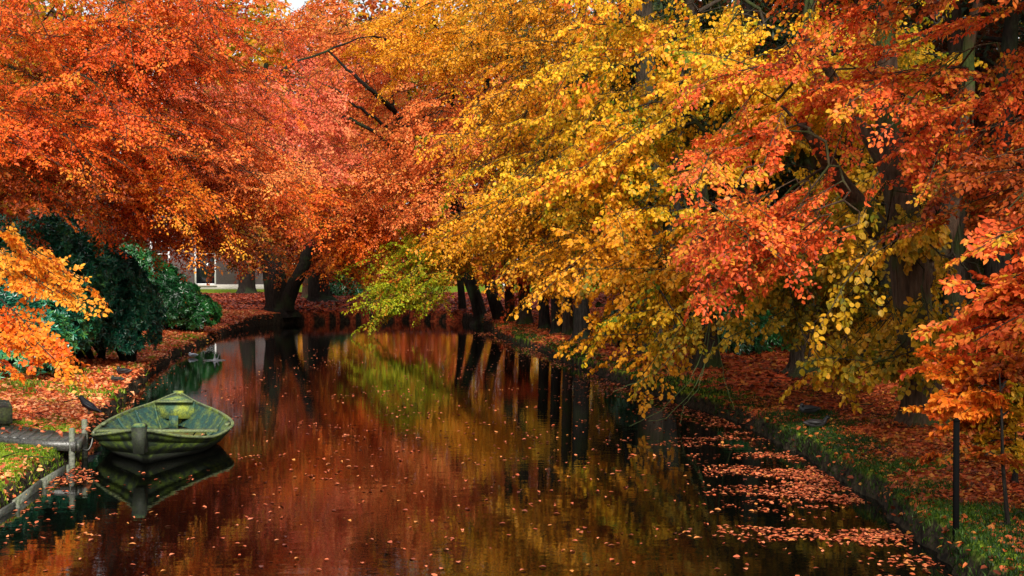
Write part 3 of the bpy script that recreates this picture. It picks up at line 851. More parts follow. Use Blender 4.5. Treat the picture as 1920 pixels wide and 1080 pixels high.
# right edge sprays, trunk outside the picture
tree('beech_tree', 'bright orange beech boughs in level tiers reaching in from the right edge', 'tree',
     [(9.2, 14.5, on_ground(9.2, 14.5)), (9.1, 14.5, 3), (8.9, 14.6, 6), (8.8, 14.6, 10)], [.3, .26, .2, .07],
     [(1960, 560, 13.5, 70, 90, .7, 8, (-.95, -.15, -.22), 'coral'), (1900, 600, 13.5, 70, 40, .5, 6, (-.95, -.15, -.2), 'coral'),
      (1960, 420, 13.8, 70, 60, .7, 5, (-.95, -.15, -.25), 'coral'), (1930, 650, 13.2, 60, 30, .5, 3, (-.9, -.15, -.2), 'coral'), (2050, 250, 14, 150, 150, 1, 14, (-.9, -.15, -.3), 'rust'),
      (2000, -150, 15, 300, 200, 2, 40, (-.9, -.15, -.3), 'rust'), (5227, -1740, 4.5, 1333, 900, 3.5, 130, (-.7, -.5, -.3), 'rust')],  # last lobe: unseen crown near the camera, added to shade the right bank
     'beech', zmin=1.6, bl=1.15, detail=True, singles=280, jit=.4, fj=.3)

# trees standing deeper in the wood on the right
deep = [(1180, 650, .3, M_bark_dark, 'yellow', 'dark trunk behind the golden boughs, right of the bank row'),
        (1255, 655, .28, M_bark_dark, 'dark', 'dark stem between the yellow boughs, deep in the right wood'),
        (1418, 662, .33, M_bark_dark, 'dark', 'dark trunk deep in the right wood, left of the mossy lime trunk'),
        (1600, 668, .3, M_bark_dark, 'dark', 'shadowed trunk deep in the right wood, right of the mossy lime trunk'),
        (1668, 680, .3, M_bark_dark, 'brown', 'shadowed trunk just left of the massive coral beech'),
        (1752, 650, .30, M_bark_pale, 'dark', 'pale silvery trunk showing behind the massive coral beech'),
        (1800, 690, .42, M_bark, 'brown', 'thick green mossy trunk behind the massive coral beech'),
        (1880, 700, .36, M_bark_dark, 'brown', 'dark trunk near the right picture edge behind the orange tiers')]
for i, (px, py, r, bk, pl, lab) in enumerate(deep):
    b = ground_px(px, py)
    D_ = b[1]
    tree('woodland_tree', lab, 'tree', [b, P(px - 3, 600, D_), P(px + R.uniform(-20, 20), 350, D_), P(px + R.uniform(-30, 30), -50, D_)], [r, r * .85, r * .7, r * .3],
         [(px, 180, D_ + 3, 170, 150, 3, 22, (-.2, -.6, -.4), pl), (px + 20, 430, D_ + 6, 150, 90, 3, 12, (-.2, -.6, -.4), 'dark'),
          (px, -170, D_, 260, 160, 4, 20, (-.2, -.6, -.4), 'brown')],
         'far', bark=bk, zmin=3.5, bl=2.4)

print('leaves so far', LEAFCOUNT[0])

# dense wood far off: reads as one mass
def wood(name, label, boxes, seedcount, palette, fade=None):
    pos = []
    for (x0, x1, y0, y1, z0, z1, n) in boxes:
        pos.append(np.stack([R.uniform(x0, x1, n), R.uniform(y0, y1, n), z0 + (z1 - z0) * R.random(n)], 1))
    pos = np.concatenate(pos)
    n = len(pos)
    ang = R.uniform(0, 6.28, n)
    dr = unit(np.stack([np.cos(ang) * .6, np.sin(ang) * .6 - .5, R.uniform(-.7, 0, n)], 1))
    nr = unit(np.cross(dr, np.cross([0, 0, 1.0], dr)) + R.normal(0, .4, (n, 3)))
    O, D, N, Sz, C, ratio, tw = build_sprays((pos, dr, nr, R.uniform(.8, 1.5, n)), 'coarse', PAL[palette], False, jit=.6, hscale=.12, hue=.35)
    V, F, k = leaf_geo(O, D, N, Sz, ratio, False)
    o = mesh_np(name, V, F, M_leaf, colors=np.repeat(C, k, 0))
    tag(o, label, 'woodland', kind='stuff')

wood('dense_undergrowth', 'dark green holly and yew thicket deep behind the trees on the right bank',
     [(12, 22, 38, 50, .5, 15, 1500), (16, 30, 14, 36, .5, 13, 1500), (6, 20, 50, 64, .5, 16, 1500), (3.5, 8, 66, 76, 5, 18, 500), (9, 24, 12, 40, 11, 13, 900), (5.5, 12, 40, 52, 6, 15, 500)], 0, 'dark')
def leaf_mass(name, label, boxes, palettes, size):
    O, Sz, C = [], [], []
    for bi, (x0, x1, y0, y1, z0, z1, n) in enumerate(boxes):
        o = np.stack([R.uniform(x0, x1, n), R.uniform(y0, y1, n), z0 + (z1 - z0) * R.random(n)], 1)
        top = z1 - 5 + 4.5 * noise3(o * [1, 1, 0], .22) + 2 * noise3(o * [1, 1, 0], .7)
        o = o[o[:, 2] < top]
        q = noise3(o, .16) + R.normal(0, .35, len(o))
        c = np.where((q > .25)[:, None], pick(PAL[palettes[0]], .5 + .3 * noise3(o, .4) + R.normal(0, .2, len(o))),
                     pick(PAL[palettes[1]], .5 + .3 * noise3(o, .4) + R.normal(0, .2, len(o))))
        O.append(o); C.append(c)
    O, C = np.concatenate(O), np.concatenate(C); n = len(O)
    D = unit(R.normal(0, 1, (n, 3)) * [1, .6, .7]); N = unit(R.normal(0, .6, (n, 3)) + [0, -.5, .6])
    V, F, k = leaf_geo(O, D, N, size * R.uniform(.6, 1.3, n), .75, False)
    tag(mesh_np(name, V, F, M_leaf, colors=np.repeat(C, k, 0)), label, 'woodland', kind='stuff')
leaf_mass('distant_wood', 'rusty orange and yellow-green woodland closing the view beyond the far lawn',
     [(-80, 45, 122, 138, .2, 33, 200000), (-24, -4, 113, 121, .3, 8, 9000), (-60, -32, 60, 110, 1, 24, 30000), (-34, -21, 30, 60, 2, 18, 22000), (14, 45, 80, 112, .5, 26, 30000)], ('olive', 'rust'), .62)

# ================================================================== EVERGREEN BUSHES
def rhododendron(name, label, lobes, leafsize, whorls, cols, group=None, cat='bush'):
    """lobes: (centre, radii); whorls of long leathery leaves over the domes"""
    base = np.array([lobes[0][0][0], lobes[0][0][1], on_ground(lobes[0][0][0], lobes[0][0][1])])
    root = empty(name, base)
    tag(root, label, cat, group)
    O, D, N, Sz, C = [], [], [], [], []
    C0 = np.array([l[0] for l in lobes], float); RR = np.array([l[1] for l in lobes], float)
    area = RR.prod(1) ** (2 / 3)
    sb = MB()
    for li in range(len(lobes)):
        n = int(whorls * area[li] / area.sum())
        u = unit(R.normal(0, 1, (n, 3)))
        u[:, 2] = np.where(u[:, 2] < -0.55, -u[:, 2], u[:, 2])
        lump = 1 + 0.10 * noise3(u * 3 + li, 1.0) + 0.05 * noise3(u * 8 + li, 1.0)
        shell = np.where(R.random(n) < .7, 1.0, R.uniform(.75, .95, n)) * lump
        p = C0[li] + u * RR[li] * shell[:, None]
        # drop those buried in the other domes or below ground
        ok = p[:, 2] > base[2] + 0.05
        for lj in range(len(lobes)):
            if lj != li: ok &= (((p - C0[lj]) / RR[lj]) ** 2).sum(1) > 0.5
        p, u = p[ok], u[ok]
        nrm = unit(u / RR[li] + [0, 0, 0.25] + R.normal(0, .35, u.shape))
        m = 8
        a0 = R.uniform(0, 6.28, len(p))
        s1 = unit(np.cross(nrm, [0.3, 0.1, 1.0])); s2 = np.cross(nrm, s1)
        th = 0.5 + 0.3 * noise3(p, 1.2)
        for k in range(m):
            a = a0 + k * 2 * math.pi / m + R.normal(0, .2, len(p))
            dd = unit(s1 * np.cos(a)[:, None] + s2 * np.sin(a)[:, None] + nrm * R.uniform(.05, .55, len(p))[:, None])
            O.append(p + dd * .01); D.append(dd); N.append(unit(nrm + R.normal(0, .2, p.shape)))
            Sz.append(leafsize * R.uniform(.75, 1.2, len(p)))
            C.append(pick(cols, th + R.normal(0, .18, len(p))))
        for k in range(10):
            u1 = unit(R.normal(0, 1, 3)); u1[2] = abs(u1[2]) * .6
            g = np.array([C0[li][0] * .6 + base[0] * .4 + R.normal(0, .2), C0[li][1] * .6 + base[1] * .4, base[2] - .05])
            t = C0[li] + u1 * RR[li] * .85
            mid = (g + t) / 2 + R.normal(0, .12, 3)
            sb.tube(np.array([g, mid, t]) - base, [.05, .035, .012], 5, cap=False)
    sb.build('branches', M_bark_dark, root, smooth=True)['kind'] = 'stuff'
    O, D, N, Sz, C = map(np.concatenate, (O, D, N, Sz, C))
    V, F, k = leaf_geo(O, D, N, Sz, .34, True)
    f = mesh_np('foliage', V - base, F, M_evergreen, root, colors=np.repeat(C, k, 0)); f['kind'] = 'stuff'
    up = np.nonzero((N[:, 2] > .5))[0]
    if len(up) > 400 and leafsize < .2:
        s_ = R.choice(up, 160, replace=False); n_ = len(s_)
        V, F, k = leaf_geo(O[s_] + [0, 0, .03], unit(R.normal(0, 1, (n_, 3)) * [1, 1, .3]), unit(R.normal(0, .4, (n_, 3)) + [0, 0, 1]), np.full(n_, .08), .66, True)
        f = mesh_np('caught_leaves', V - base, F, M_litter, root, colors=np.repeat(pick(PAL['orange'], R.random(n_)), k, 0)); f['kind'] = 'stuff'
    return root

def dome(px, py, d, rx, ry, rd=None):
    c = P(px, py, d); top = c[2] + ry / FPX * d; g = 0.35
    c[2] = g + (top - g) * .45; ry = (top - c[2]) * FPX / d
    return (c, (rx / FPX * d, rd or rx / FPX * d, ry / FPX * d))

G_RHODO = pal((8, 50, 38), (14, 78, 60), (24, 102, 80), (44, 120, 78), (74, 124, 56))
G_HOLLY = pal((8, 44, 20), (14, 66, 30), (24, 86, 36), (50, 104, 38))
rhododendron('rhododendron_bush', 'large dark blue-green rhododendron mounded over the left bank', 
             [dome(238, 575, 33.5, 58, 66, 1.3), dome(165, 530, 33, 95, 85, 1.6), dome(60, 550, 30, 120, 115, 1.8), dome(30, 625, 27.5, 100, 50, 1.0),
              dome(110, 465, 33, 90, 60, 1.5), dome(-60, 520, 31, 120, 140, 2)], .125, 14000, G_RHODO)
rhododendron('laurel_bush', 'smaller deep green laurel bush farther along the left bank, behind the big one',
             [dome(322, 572, 49, 50, 52, 1.5), dome(372, 590, 49.5, 36, 32, 1.1), dome(285, 560, 49, 52, 70, 1.5), dome(235, 520, 50, 66, 70, 1.5)], .14, 7500, G_HOLLY)
rhododendron('yew_bush', 'dark rounded bush across the pond right of the broad-footed tree',
             [dome(628, 545, 84, 34, 26, 1.4), dome(660, 550, 85, 22, 18, 1.2)], .3, 1300, G_HOLLY)
rhododendron('holly_bush', 'dim green bush low between the trunks, deep in the right wood',
             [dome(1385, 620, 34, 50, 60, 1.2), dome(1440, 600, 35, 50, 70, 1.2)], .12, 1600, G_HOLLY)
rhododendron('holly_bush', 'dim green bush behind the broad trunk at the start of the golden spur',
             [dome(1190, 610, 38, 50, 50, 1.2)], .12, 1000, G_HOLLY)

# shrub and sapling at the lower right corner
b = ground_px(1893, 985)
shr = tree('beech_sapling', 'twiggy young beech with mixed orange and green leaves above the dark post', 'sapling',
     [b, P(1888, 930, b[1]), P(1882, 860, b[1]), P(1880, 780, b[1]), P(1875, 700, b[1])], [.022, .018, .016, .012, .006],
     [(1840, 740, 12.6, 50, 55, .4, 9, (-.7, -.2, .05), 'orange'), (1900, 760, 12.7, 50, 70, .5, 9, (-.3, -.3, .1), 'olive'),
      (1890, 700, 12.6, 50, 45, .4, 6, (-.5, -.3, .1), 'rust'), (1850, 810, 12.5, 45, 35, .4, 4, (-.6, -.2, 0), 'rust'), (1900, 850, 12.5, 30, 40, .3, 3, (-.5, -.2, 0), 'olive')],
     'beech', bark=M_bark_dark, zmin=.9, bl=.62, detail=True, singles=120, size=.8)
b = ground_px(1905, 905)
tree('beech_sapling', 'thin leaning sapling stem right of the dark post at the picture edge', 'sapling',
     [b, P(1912, 850, b[1]), P(1935, 800, b[1]), P(1950, 740, b[1])], [.03, .025, .02, .01],
     [(1940, 720, b[1], 40, 40, .4, 5, (-.5, -.3, .1), 'olive')], 'beech', bark=M_bark_dark, zmin=1.0, bl=.6, detail=True, size=.8)

# bare trailing shoots under the yellow lime
def shoots(label, starts):
    d0 = 22.5
    root = empty('trailing_shoot', (float(P(starts[0][0][0], 0, d0)[0]), d0, 1.6))
    tag(root, label, 'branch')
    for st in starts:
        pts = np.array([P(x, y, d0 + dz) for (x, y, dz) in st])
        m = []
        for i in range(len(pts) - 1):
            for k in range(4): m.append(pts[i] * (1 - k / 4) + pts[i + 1] * k / 4 + R.normal(0, .008, 3))
        m.append(pts[-1]); m = np.array(m)
        mb = MB(); mb.tube(m - np.array(root.location), np.linspace(.008, .003, len(m)), 5)
        mb.build('twig', M_shoot, root, smooth=True)
M_shoot, _t, _n, _L, _b = mat('green_shoot'); _b.inputs['Base Color'].default_value = (.09, .13, .03, 1); _b.inputs['Roughness'].default_value = .6
shoots('bare green shoots trailing from the yellow lime down to the water on the right bank', [
    [(1332, 600, 0), (1322, 680, 0), (1310, 730, -.2), (1283, 760, -.4), (1276, 795, -.5)],
    [(1330, 602, 0), (1320, 650, 0), (1295, 715, -.4), (1240, 770, -.9), (1180, 800, -1.3)],
    [(1345, 600, 0), (1348, 660, 0), (1362, 720, 0), (1378, 770, -.1)],
    [(1320, 612, 0), (1270, 650, -.2), (1240, 690, -.4), (1200, 715, -.5), (1150, 735, -.7)],
    [(1340, 640, 0), (1316, 700, 0), (1290, 745, -.2), (1250, 785, -.6), (1215, 790, -.8)]])

# ================================================================== HOUSE, LAWN EDGE, PALE WALL
M_hwall, t, n, L, b_ = mat('grey_brick_wall')
br = n.new('ShaderNodeTexBrick'); br.inputs['Scale'].default_value = 4
br.inputs['Color1'].default_value = (*srgb(96, 84, 88), 1); br.inputs['Color2'].default_value = (*srgb(80, 70, 74), 1); br.inputs['Mortar'].default_value = (*srgb(120, 112, 110), 1)
tc = n.new('ShaderNodeTexCoord'); mp = n.new('ShaderNodeMapping'); mp.inputs['Rotation'].default_value = (math.pi / 2, 0, 0)
L.new(tc.outputs['Object'], mp.inputs[0]); L.new(mp.outputs[0], br.inputs['Vector']); L.new(br.outputs[0], b_.inputs['Base Color']); b_.inputs['Roughness'].default_value = .9
def flat(name, c, rough=.6, spec=.5):
    m, t, n, L, b = mat(name); b.inputs['Base Color'].default_value = (*c, 1); b.inputs['Roughness'].default_value = rough
    b.inputs['Specular IOR Level'].default_value = spec
    return m
M_white = flat('white_paint', (.75, .77, .78), .5)
M_glass = flat('dark_window_glass', (.01, .012, .015), .08)
M_roof = flat('slate_roof', (.06, .06, .07), .7)
M_stone = flat('pale_stone', (.38, .36, .32), .8)

def house():
    D0 = 101.0; g = on_ground(-24, D0)
    c = np.array([-25.5, D0, g])
    root = empty('brick_house', c)
    tag(root, 'grey brick house with white-framed dark windows glimpsed beyond the left bank', 'house')
    X0, X1, H, dep, th = -7.5, 7.0, 6.2, 9, .4
    wins = [(P(365, 0, D0)[0] - c[0], P(405, 0, D0)[0] - c[0], 0.3, 3.75), (P(282, 0, D0)[0] - c[0], P(318, 0, D0)[0] - c[0], .3, 3.75)]
    wins.sort()
    mb = MB()
    xs = X0
    for (a, b, z0, z1) in wins:
        mb.box(((xs + a) / 2, th / 2, H / 2 - .2), (a - xs, th, H + .4))
        mb.box(((a + b) / 2, th / 2, z0 / 2 - .2), (b - a, th, z0 + .4)); mb.box(((a + b) / 2, th / 2, (H + z1) / 2), (b - a, th, H - z1)); xs = b
    mb.box(((xs + X1) / 2, th / 2, H / 2 - .2), (X1 - xs, th, H + .4))
    mb.box((X0 + th / 2, dep / 2 + th/2, H / 2 - .2), (th, dep - th, H + .4)); mb.box((X1 - th / 2, dep / 2 + th/2, H / 2 - .2), (th, dep - th, H + .4))
    mb.box(((X0 + X1) / 2, dep + th / 2, H / 2 - .2), (X1 - X0, th, H + .4))
    mb.build('wall', M_hwall, root)
    mb = MB(); mb.box(((X0 + X1) / 2, -.04, .1), (X1 - X0 + .1, .08, .5)); mb.build('plinth', M_stone, root)
    for (a, b, z0, z1) in wins:
        fr = empty('window', (0, 0, 0)); fr.parent = root
        m = MB(); f = .12
        m.box((a + f / 2, .06, (z0 + z1) / 2), (f, .16, z1 - z0)); m.box((b - f / 2, .06, (z0 + z1) / 2), (f, .16, z1 - z0))
        m.box(((a + b) / 2, .06, z1 - f / 2), (b - a - 2 * f, .16, f)); m.box(((a + b) / 2, .06, z0 + f / 2), (b - a - 2 * f, .16, f))
        m.box(((a + b) / 2, .07, z0 + (z1 - z0) * .71), (b - a - 2 * f, .12, .08))
        m.build('frame', M_white, fr)
        for (q0, q1) in ((z0 + f, z0 + (z1 - z0) * .71 - .04), (z0 + (z1 - z0) * .71 + .04, z1 - f)):
            m = MB(); m.box(((a + b) / 2, .13, (q0 + q1) / 2), (b - a - 2 * f - .004, .03, q1 - q0 - .004)); m.build('pane', M_glass, fr)
        m = MB(); m.box(((a + b) / 2, -.06, z0 - .06), (b - a + .2, .26, .10)); m.build('sill', M_stone, fr)
    mb = MB()
    mb.hull8([(X0-.5, -.5, H), (X1+.5, -.5, H), (X1+.5, dep+.9, H), (X0-.5, dep+.9, H), (X0+2.5, dep/2, H+3.4), (X1-2.5, dep/2, H+3.4), (X1-2.5, dep/2+.3, H+3.4), (X0+2.5, dep/2+.3, H+3.4)])
    mb.build('roof', M_roof, root)
house()

M_cream = flat('cream_render', srgb(226, 214, 150), .9)
def lowwall():
    D0 = 96.0; x0, x1 = P(900, 0, D0)[0], P(1120, 0, D0)[0]; g = on_ground(0, D0)
    root = empty('garden_wall', ((x0 + x1) / 2, D0, g)); tag(root, 'low sunlit cream garden wall behind the two dark trunks', 'wall')
    L_ = x1 - x0; zt = CAM_H - 53 / FPX * D0 - g
    m = MB(); m.box((0, 0, zt / 2 - .3), (L_, .3, zt + .6)); m.build('wall', M_cream, root)
    m = MB(); m.box((0, -.01, zt + .05), (L_ + .1, .42, .1)); m.build('coping', M_stone, root)
    xw = P(949, 0, D0 - .4)[0]
    r2 = empty('gate_post', (xw, D0 - .6, on_ground(xw, D0 - .6))); tag(r2, 'short white post in front of the low cream wall', 'post')
    m = MB(); m.box((0, 0, .5), (.5, .3, 1.2)); m.build('shaft', M_white, r2)
    m = MB(); m.box((0, 0, 1.16), (.6, .4, .1)); m.build('cap', M_white, r2)
lowwall()

# ================================================================== BOAT
def wood_mat(name, base, dark, moss, amt, rough=.75, bump=.5, scale=1.0):
    m, t, n, L, b = mat(name)
    tc = n.new('ShaderNodeTexCoord')
    nz = n.new('ShaderNodeTexNoise'); nz.inputs['Scale'].default_value = 4.5 * scale; nz.inputs['Detail'].default_value = 9; nz.inputs['Roughness'].default_value = .65
    L.new(tc.outputs['Object'], nz.inputs['Vector'])
    n2 = n.new('ShaderNodeTexNoise'); n2.inputs['Scale'].default_value = 40 * scale; n2.inputs['Detail'].default_value = 5
    mp = n.new('ShaderNodeMapping'); mp.inputs['Scale'].default_value = (1, .25, 1)
    L.new(tc.outputs['Object'], mp.inputs[0]); L.new(mp.outputs[0], n2.inputs['Vector'])
    r1 = ramp(n, [(.3, dark), (.7, base)]); L.new(n2.outputs['Fac'], r1.inputs[0])
    r2 = ramp(n, [(.58 - .3 * amt, (0, 0, 0)), (.80 - .2 * amt, (1, 1, 1))]); L.new(nz.outputs['Fac'], r2.inputs[0])
    rm = ramp(n, [(.3, tuple(np.array(moss) * .45)), (.55, moss), (.75, tuple(np.array(moss) * [1.5, 1.3, 1.2]))]); L.new(n2.outputs['Fac'], rm.inputs[0])
    mx = n.new('ShaderNodeMix'); mx.data_type = 'RGBA'
    L.new(r2.outputs[0], mx.inputs[0]); L.new(r1.outputs[0], mx.inputs[6]); L.new(rm.outputs[0], mx.inputs[7])
    L.new(mx.outputs[2], b.inputs['Base Color']); b.inputs['Roughness'].default_value = rough
    bp = n.new('ShaderNodeBump'); bp.inputs['Strength'].default_value = bump; bp.inputs['Distance'].default_value = .01
    L.new(n2.outputs['Fac'], bp.inputs['Height']); L.new(bp.outputs[0], b.inputs['Normal'])
    return m
M_hull = wood_mat('algae_covered_hull', tuple(srgb(26, 46, 18)), tuple(srgb(8, 16, 7)), tuple(srgb(100, 124, 12)), .45)
def waterline(m, z0, z1):
    t = m.node_tree; n = t.nodes; L = t.links; b = n['Principled BSDF']
    src = b.inputs['Base Color'].links[0].from_socket
    g = n.new('ShaderNodeTexCoord'); sp = n.new('ShaderNodeSeparateXYZ'); L.new(g.outputs['Object'], sp.inputs[0])
    nz = n.new('ShaderNodeTexNoise'); nz.inputs['Scale'].default_value = 9; L.new(g.outputs['Object'], nz.inputs['Vector'])
    ad = n.new('ShaderNodeMath'); ad.operation = 'MULTIPLY_ADD'; ad.inputs[1].default_value = .16; L.new(nz.outputs['Fac'], ad.inputs[0]); L.new(sp.outputs[2], ad.inputs[2])
    mr = n.new('ShaderNodeMapRange'); mr.inputs[1].default_value = z0 + .08; mr.inputs[2].default_value = z1 + .08
    L.new(ad.outputs[0], mr.inputs[0])
    mx = n.new('ShaderNodeMix'); mx.data_type = 'RGBA'; mx.inputs[6].default_value = (.008, .010, .005, 1)
    L.new(mr.outputs[0], mx.inputs[0]); L.new(src, mx.inputs[7]); L.new(mx.outputs[2], b.inputs['Base Color'])
waterline(M_hull, .07, .22)
M_hull_in = wood_mat('blue_green_paint', tuple(srgb(30, 74, 64)), tuple(srgb(14, 40, 38)), tuple(srgb(110, 124, 24)), .4)
M_deckp = wood_mat('weathered_green_paint', tuple(srgb(52, 88, 66)), tuple(srgb(26, 52, 42)), tuple(srgb(140, 150, 36)), .5)
M_gun = wood_mat('bleached_gunwale', tuple(srgb(112, 122, 86)), tuple(srgb(54, 68, 38)), tuple(srgb(120, 134, 50)), .3)
M_bilge = wood_mat('mossy_floorboards', tuple(srgb(60, 78, 26)), tuple(srgb(28, 36, 16)), tuple(srgb(160, 160, 26)), .9)
M_postb = wood_mat('dark_wet_wood', tuple(srgb(36, 44, 22)), tuple(srgb(12, 14, 9)), tuple(srgb(70, 82, 22)), .2)

def catmull(pts, per, closed=True):
    pts = np.asarray(pts, float); n = len(pts); out = []
    for i in range(n if closed else n - 1):
        p0, p1, p2, p3 = (pts[(i - 1) % n], pts[i], pts[(i + 1) % n], pts[(i + 2) % n]) if closed else (pts[max(i - 1, 0)], pts[i], pts[i + 1], pts[min(i + 2, n - 1)])
        for k in range(per):
            t = k / per
            out.append(0.5 * (2*p1 + (p2 - p0)*t + (2*p0 - 5*p1 + 4*p2 - p3)*t*t + (3*p1 - p0 - 3*p2 + p3)*t**3))
    if not closed: out.append(pts[-1])
    return np.array(out)

def boat():
    gx = [(-5.12, 17.6, .56), (-5.48, 18.0, .485), (-5.95, 18.5, .38), (-6.25, 19.05, .31), (-6.45, 20.2, .33), (-6.42, 21.3, .39), (-6.2, 22.1, .46), (-5.97, 22.65, .56),
          (-5.87, 22.67, .56), (-5.45, 22.1, .46), (-4.93, 21.4, .385), (-4.47, 20.4, .325), (-4.37, 19.6, .30), (-4.45, 18.95, .285), (-4.72, 18.35, .37), (-4.93, 17.95, .47)]
    gx = np.array(gx)
    c = np.array([-5.4, 20.1, 0.0])
    root = empty('rowing_boat', c)
    tag(root, 'old wooden rowing boat, green with algae and moss, moored beside the small plank landing', 'boat')
    G = catmull(gx - c, 4); n = len(G)
    def ring(s, z, near=None, zl=None):
        """shrink the gunwale outline to s and move it to height z (or fraction zl of the sheer)"""
        Q = G.copy(); Q[:, 0] *= s; Q[:, 1] *= s + (1 - s) * .25
        Q[:, 2] = z if zl is None else G[:, 2] * zl + z
        return Q
    rings = [ring(1, 0, zl=1), ring(.955, .01, zl=.70), ring(.83, .0, zl=.30), ring(.66, -.03, zl=.0), ring(.5, -.16, zl=0)]
    th = .028
    j = np.arange(n); k = (j + 1) % n
    def band(top, bot, out, name, m_):
        """one strake with real thickness"""
        nm = np.array(top); ct = nm * [1, 1, 0]; dirn = unit(ct)
        To, Bo = top + dirn * out, bot + dirn * out
        Ti, Bi = top + dirn * (out - th), bot + dirn * (out - th)
        V = np.concatenate([To, Bo, Ti, Bi])
        F = np.concatenate([np.stack([j, j + n, k + n, k], 1), np.stack([j + 2*n, k + 2*n, k + 3*n, j + 3*n], 1),
                            np.stack([j, k, k + 2*n, j + 2*n], 1), np.stack([j + n, j + 3*n, k + 3*n, k + n], 1)])
        return mesh_np(name, V, F, m_, root, smooth=False)
    for i in range(4):
        lo = rings[i + 1].copy()
        if i < 3: lo[:, 2] -= .008
        band(rings[i], lo, .001 + .0025 * (3 - i), 'strake', M_hull)
    # bottom
    B = np.concatenate([rings[4], [[0, 0, -.17]]])
    mesh_np('bottom', B, np.stack([k, j, np.full(n, n)], 1), M_hull, root)
    # painted lining inside, just within the planks
    L0, L1, L2, L3 = [r * [.955, .965, 1] for r in (ring(1, -.03, zl=1), ring(.945, .02, zl=.66), ring(.85, .03, zl=.34), ring(.72, .05, zl=0))]
    V = np.concatenate([L0, L1, L2, L3]); F = [np.stack([j + a*n, k + a*n, k + (a+1)*n, j + (a+1)*n], 1) for a in range(3)]
    mesh_np('lining', V, np.concatenate(F), M_hull_in, root, smooth=False)
    # gunwale rail: rectangular section
    up = rings[0].copy(); dirn = unit(up * [1, 1, 0])
    a = up + dirn * .026 + [0, 0, .012]; b2 = up - dirn * .022 + [0, 0, .012]; a3 = a - [0, 0, .035]; b3 = b2 - [0, 0, .035]
    V = np.concatenate([a, b2, b3, a3])
    F = np.concatenate([np.stack([j + s0*n, k + s0*n, k + s1*n, j + s1*n], 1) for s0, s1 in ((0, 1), (1, 2), (2, 3), (3, 0))])
    mesh_np('gunwale', V, F[:, ::-1], M_gun, root, smooth=False)
    # ribs along both sides
    for i in (6, 10, 14, 18, 21, 24, 42, 45, 48, 51, 55):
        pts = np.array([L0[i] * [.985, .985, 1] + [0, 0, .01], L1[i] * [.98, .98, 1], L2[i] * [.97, .97, 1], L3[i] * [.93, .95, 1]])
        m = MB(); m.tube(pts, .024, 4); m.build('rib', M_hull_in, root)
    # floor boards
    Q = L3.copy(); y0, y1 = Q[:, 1].min() + .05, Q[:, 1].max() - .25
    for q in range(6):
        x = -.42 + q * .17 + (.0)
        e = np.array([0, 0]); 
        m = MB(); m.box((x, (y0 + y1) / 2 - abs(q - 2.5) * .0, .075 + R.normal(0, .004)), (.155, (y1 - y0) * (.80 - .10 * abs(q - 2.5)), .022), rz=.15 + R.normal(0, .012))
        m.build('floorboard', M_bilge, root)
    # near thwart: a pale narrow plank across
    def xs_at(y, z):
        yy = y; l = np.interp(yy, L0[6:30, 1], L0[6:30, 0]) ; r = L0[33:56]; o = np.argsort(r[:, 1]); r_ = np.interp(yy, r[o, 1], r[o, 0])
        return l, r_
    l, r_ = xs_at(-.8, .33)
    m = MB(); m.box(((l + r_) / 2, -.8, .325), (r_ - l - .03, .20, .03), jit=.003); m.build('thwart', M_gun, root)
    # bow: raised deck and the bulkhead / seat below it
    yb = 1.95; l, r_ = xs_at(yb, .5)
    zb = .45
    tipx, tipy, tipz = (G[28:33, 0].mean(), G[28:33, 1].max(), .575)
    V = [(l + .03, yb, zb + .03), (r_ - .03, yb, zb + .03), (tipx, tipy - .03, tipz - .02), ((l + r_) / 2, yb - .02, zb + .09),
         (l + .03, yb, zb - .01), (r_ - .03, yb, zb - .01), (tipx, tipy - .03, tipz - .06)]
    mesh_np('bow_deck', V, [[0, 3, 2], [3, 1, 2], [4, 6, 5], [0, 4, 3], [3, 4, 5], [3, 5, 1], [0, 2, 6], [0, 6, 4], [1, 5, 6], [1, 6, 2]], M_deckp, root)
    m = MB(); w = (r_ - l) - .02
    m.hull8([(l + .02, yb - .10, zb - .26), (r_ - .02, yb - .10, zb - .26), (r_ - .02, yb - .06, zb - .26), (l + .02, yb - .06, zb - .26),
             (l - .0, yb - .05, zb + .02), (r_ + .0, yb - .05, zb + .02), (r_ + .0, yb - .01, zb + .02), (l - .0, yb - .01, zb + .02)])
    m.build('bow_board', M_deckp, root)
    m = MB(); m.box(((l + r_) / 2, yb - .10, zb + .035), (w * .98, .10, .03)); m.build('deck_beam', M_gun, root)
    m = MB(); m.box(((l + r_) / 2 + .05, yb - .30, .14), (.15, .05, .25)); m.build('bow_pillar', M_hull_in, root)
    l2, r2 = xs_at(yb + .1, .3)
    m = MB(); m.box(((l2 + r2) / 2, yb + .10, .15), ((r2 - l2) * .8, .03, .24)); m.build('bulkhead', M_bilge, root)
    m = MB(); m.box((tipx, tipy, tipz - .03), (.16, .14, .10), jit=.006); m.build('stem_head', M_deckp, root)
    # stern post, thick and dark with a mossy cap
    sx, sy = G[0, 0], G[0, 1]
    m = MB(); m.hull8([(sx - .07, sy - .10, .23), (sx + .07, sy - .10, .23), (sx + .065, sy + .12, .23), (sx - .065, sy + .12, .23),
                       (sx - .09, sy - .13, .60), (sx + .09, sy - .13, .60), (sx + .08, sy + .06, .60), (sx - .08, sy + .06, .60)])
    m.build('stern_post', M_postb, root)
    m = MB(); m.hull8([(sx - .095, sy - .135, .601), (sx + .095, sy - .135, .601), (sx + .085, sy + .065, .601), (sx - .085, sy + .065, .601),
                       (sx - .06, sy - .10, .645), (sx + .06, sy - .10, .645), (sx + .055, sy + .04, .645), (sx - .055, sy + .04, .645)])
    m.build('post_cap', M_deckp, root)
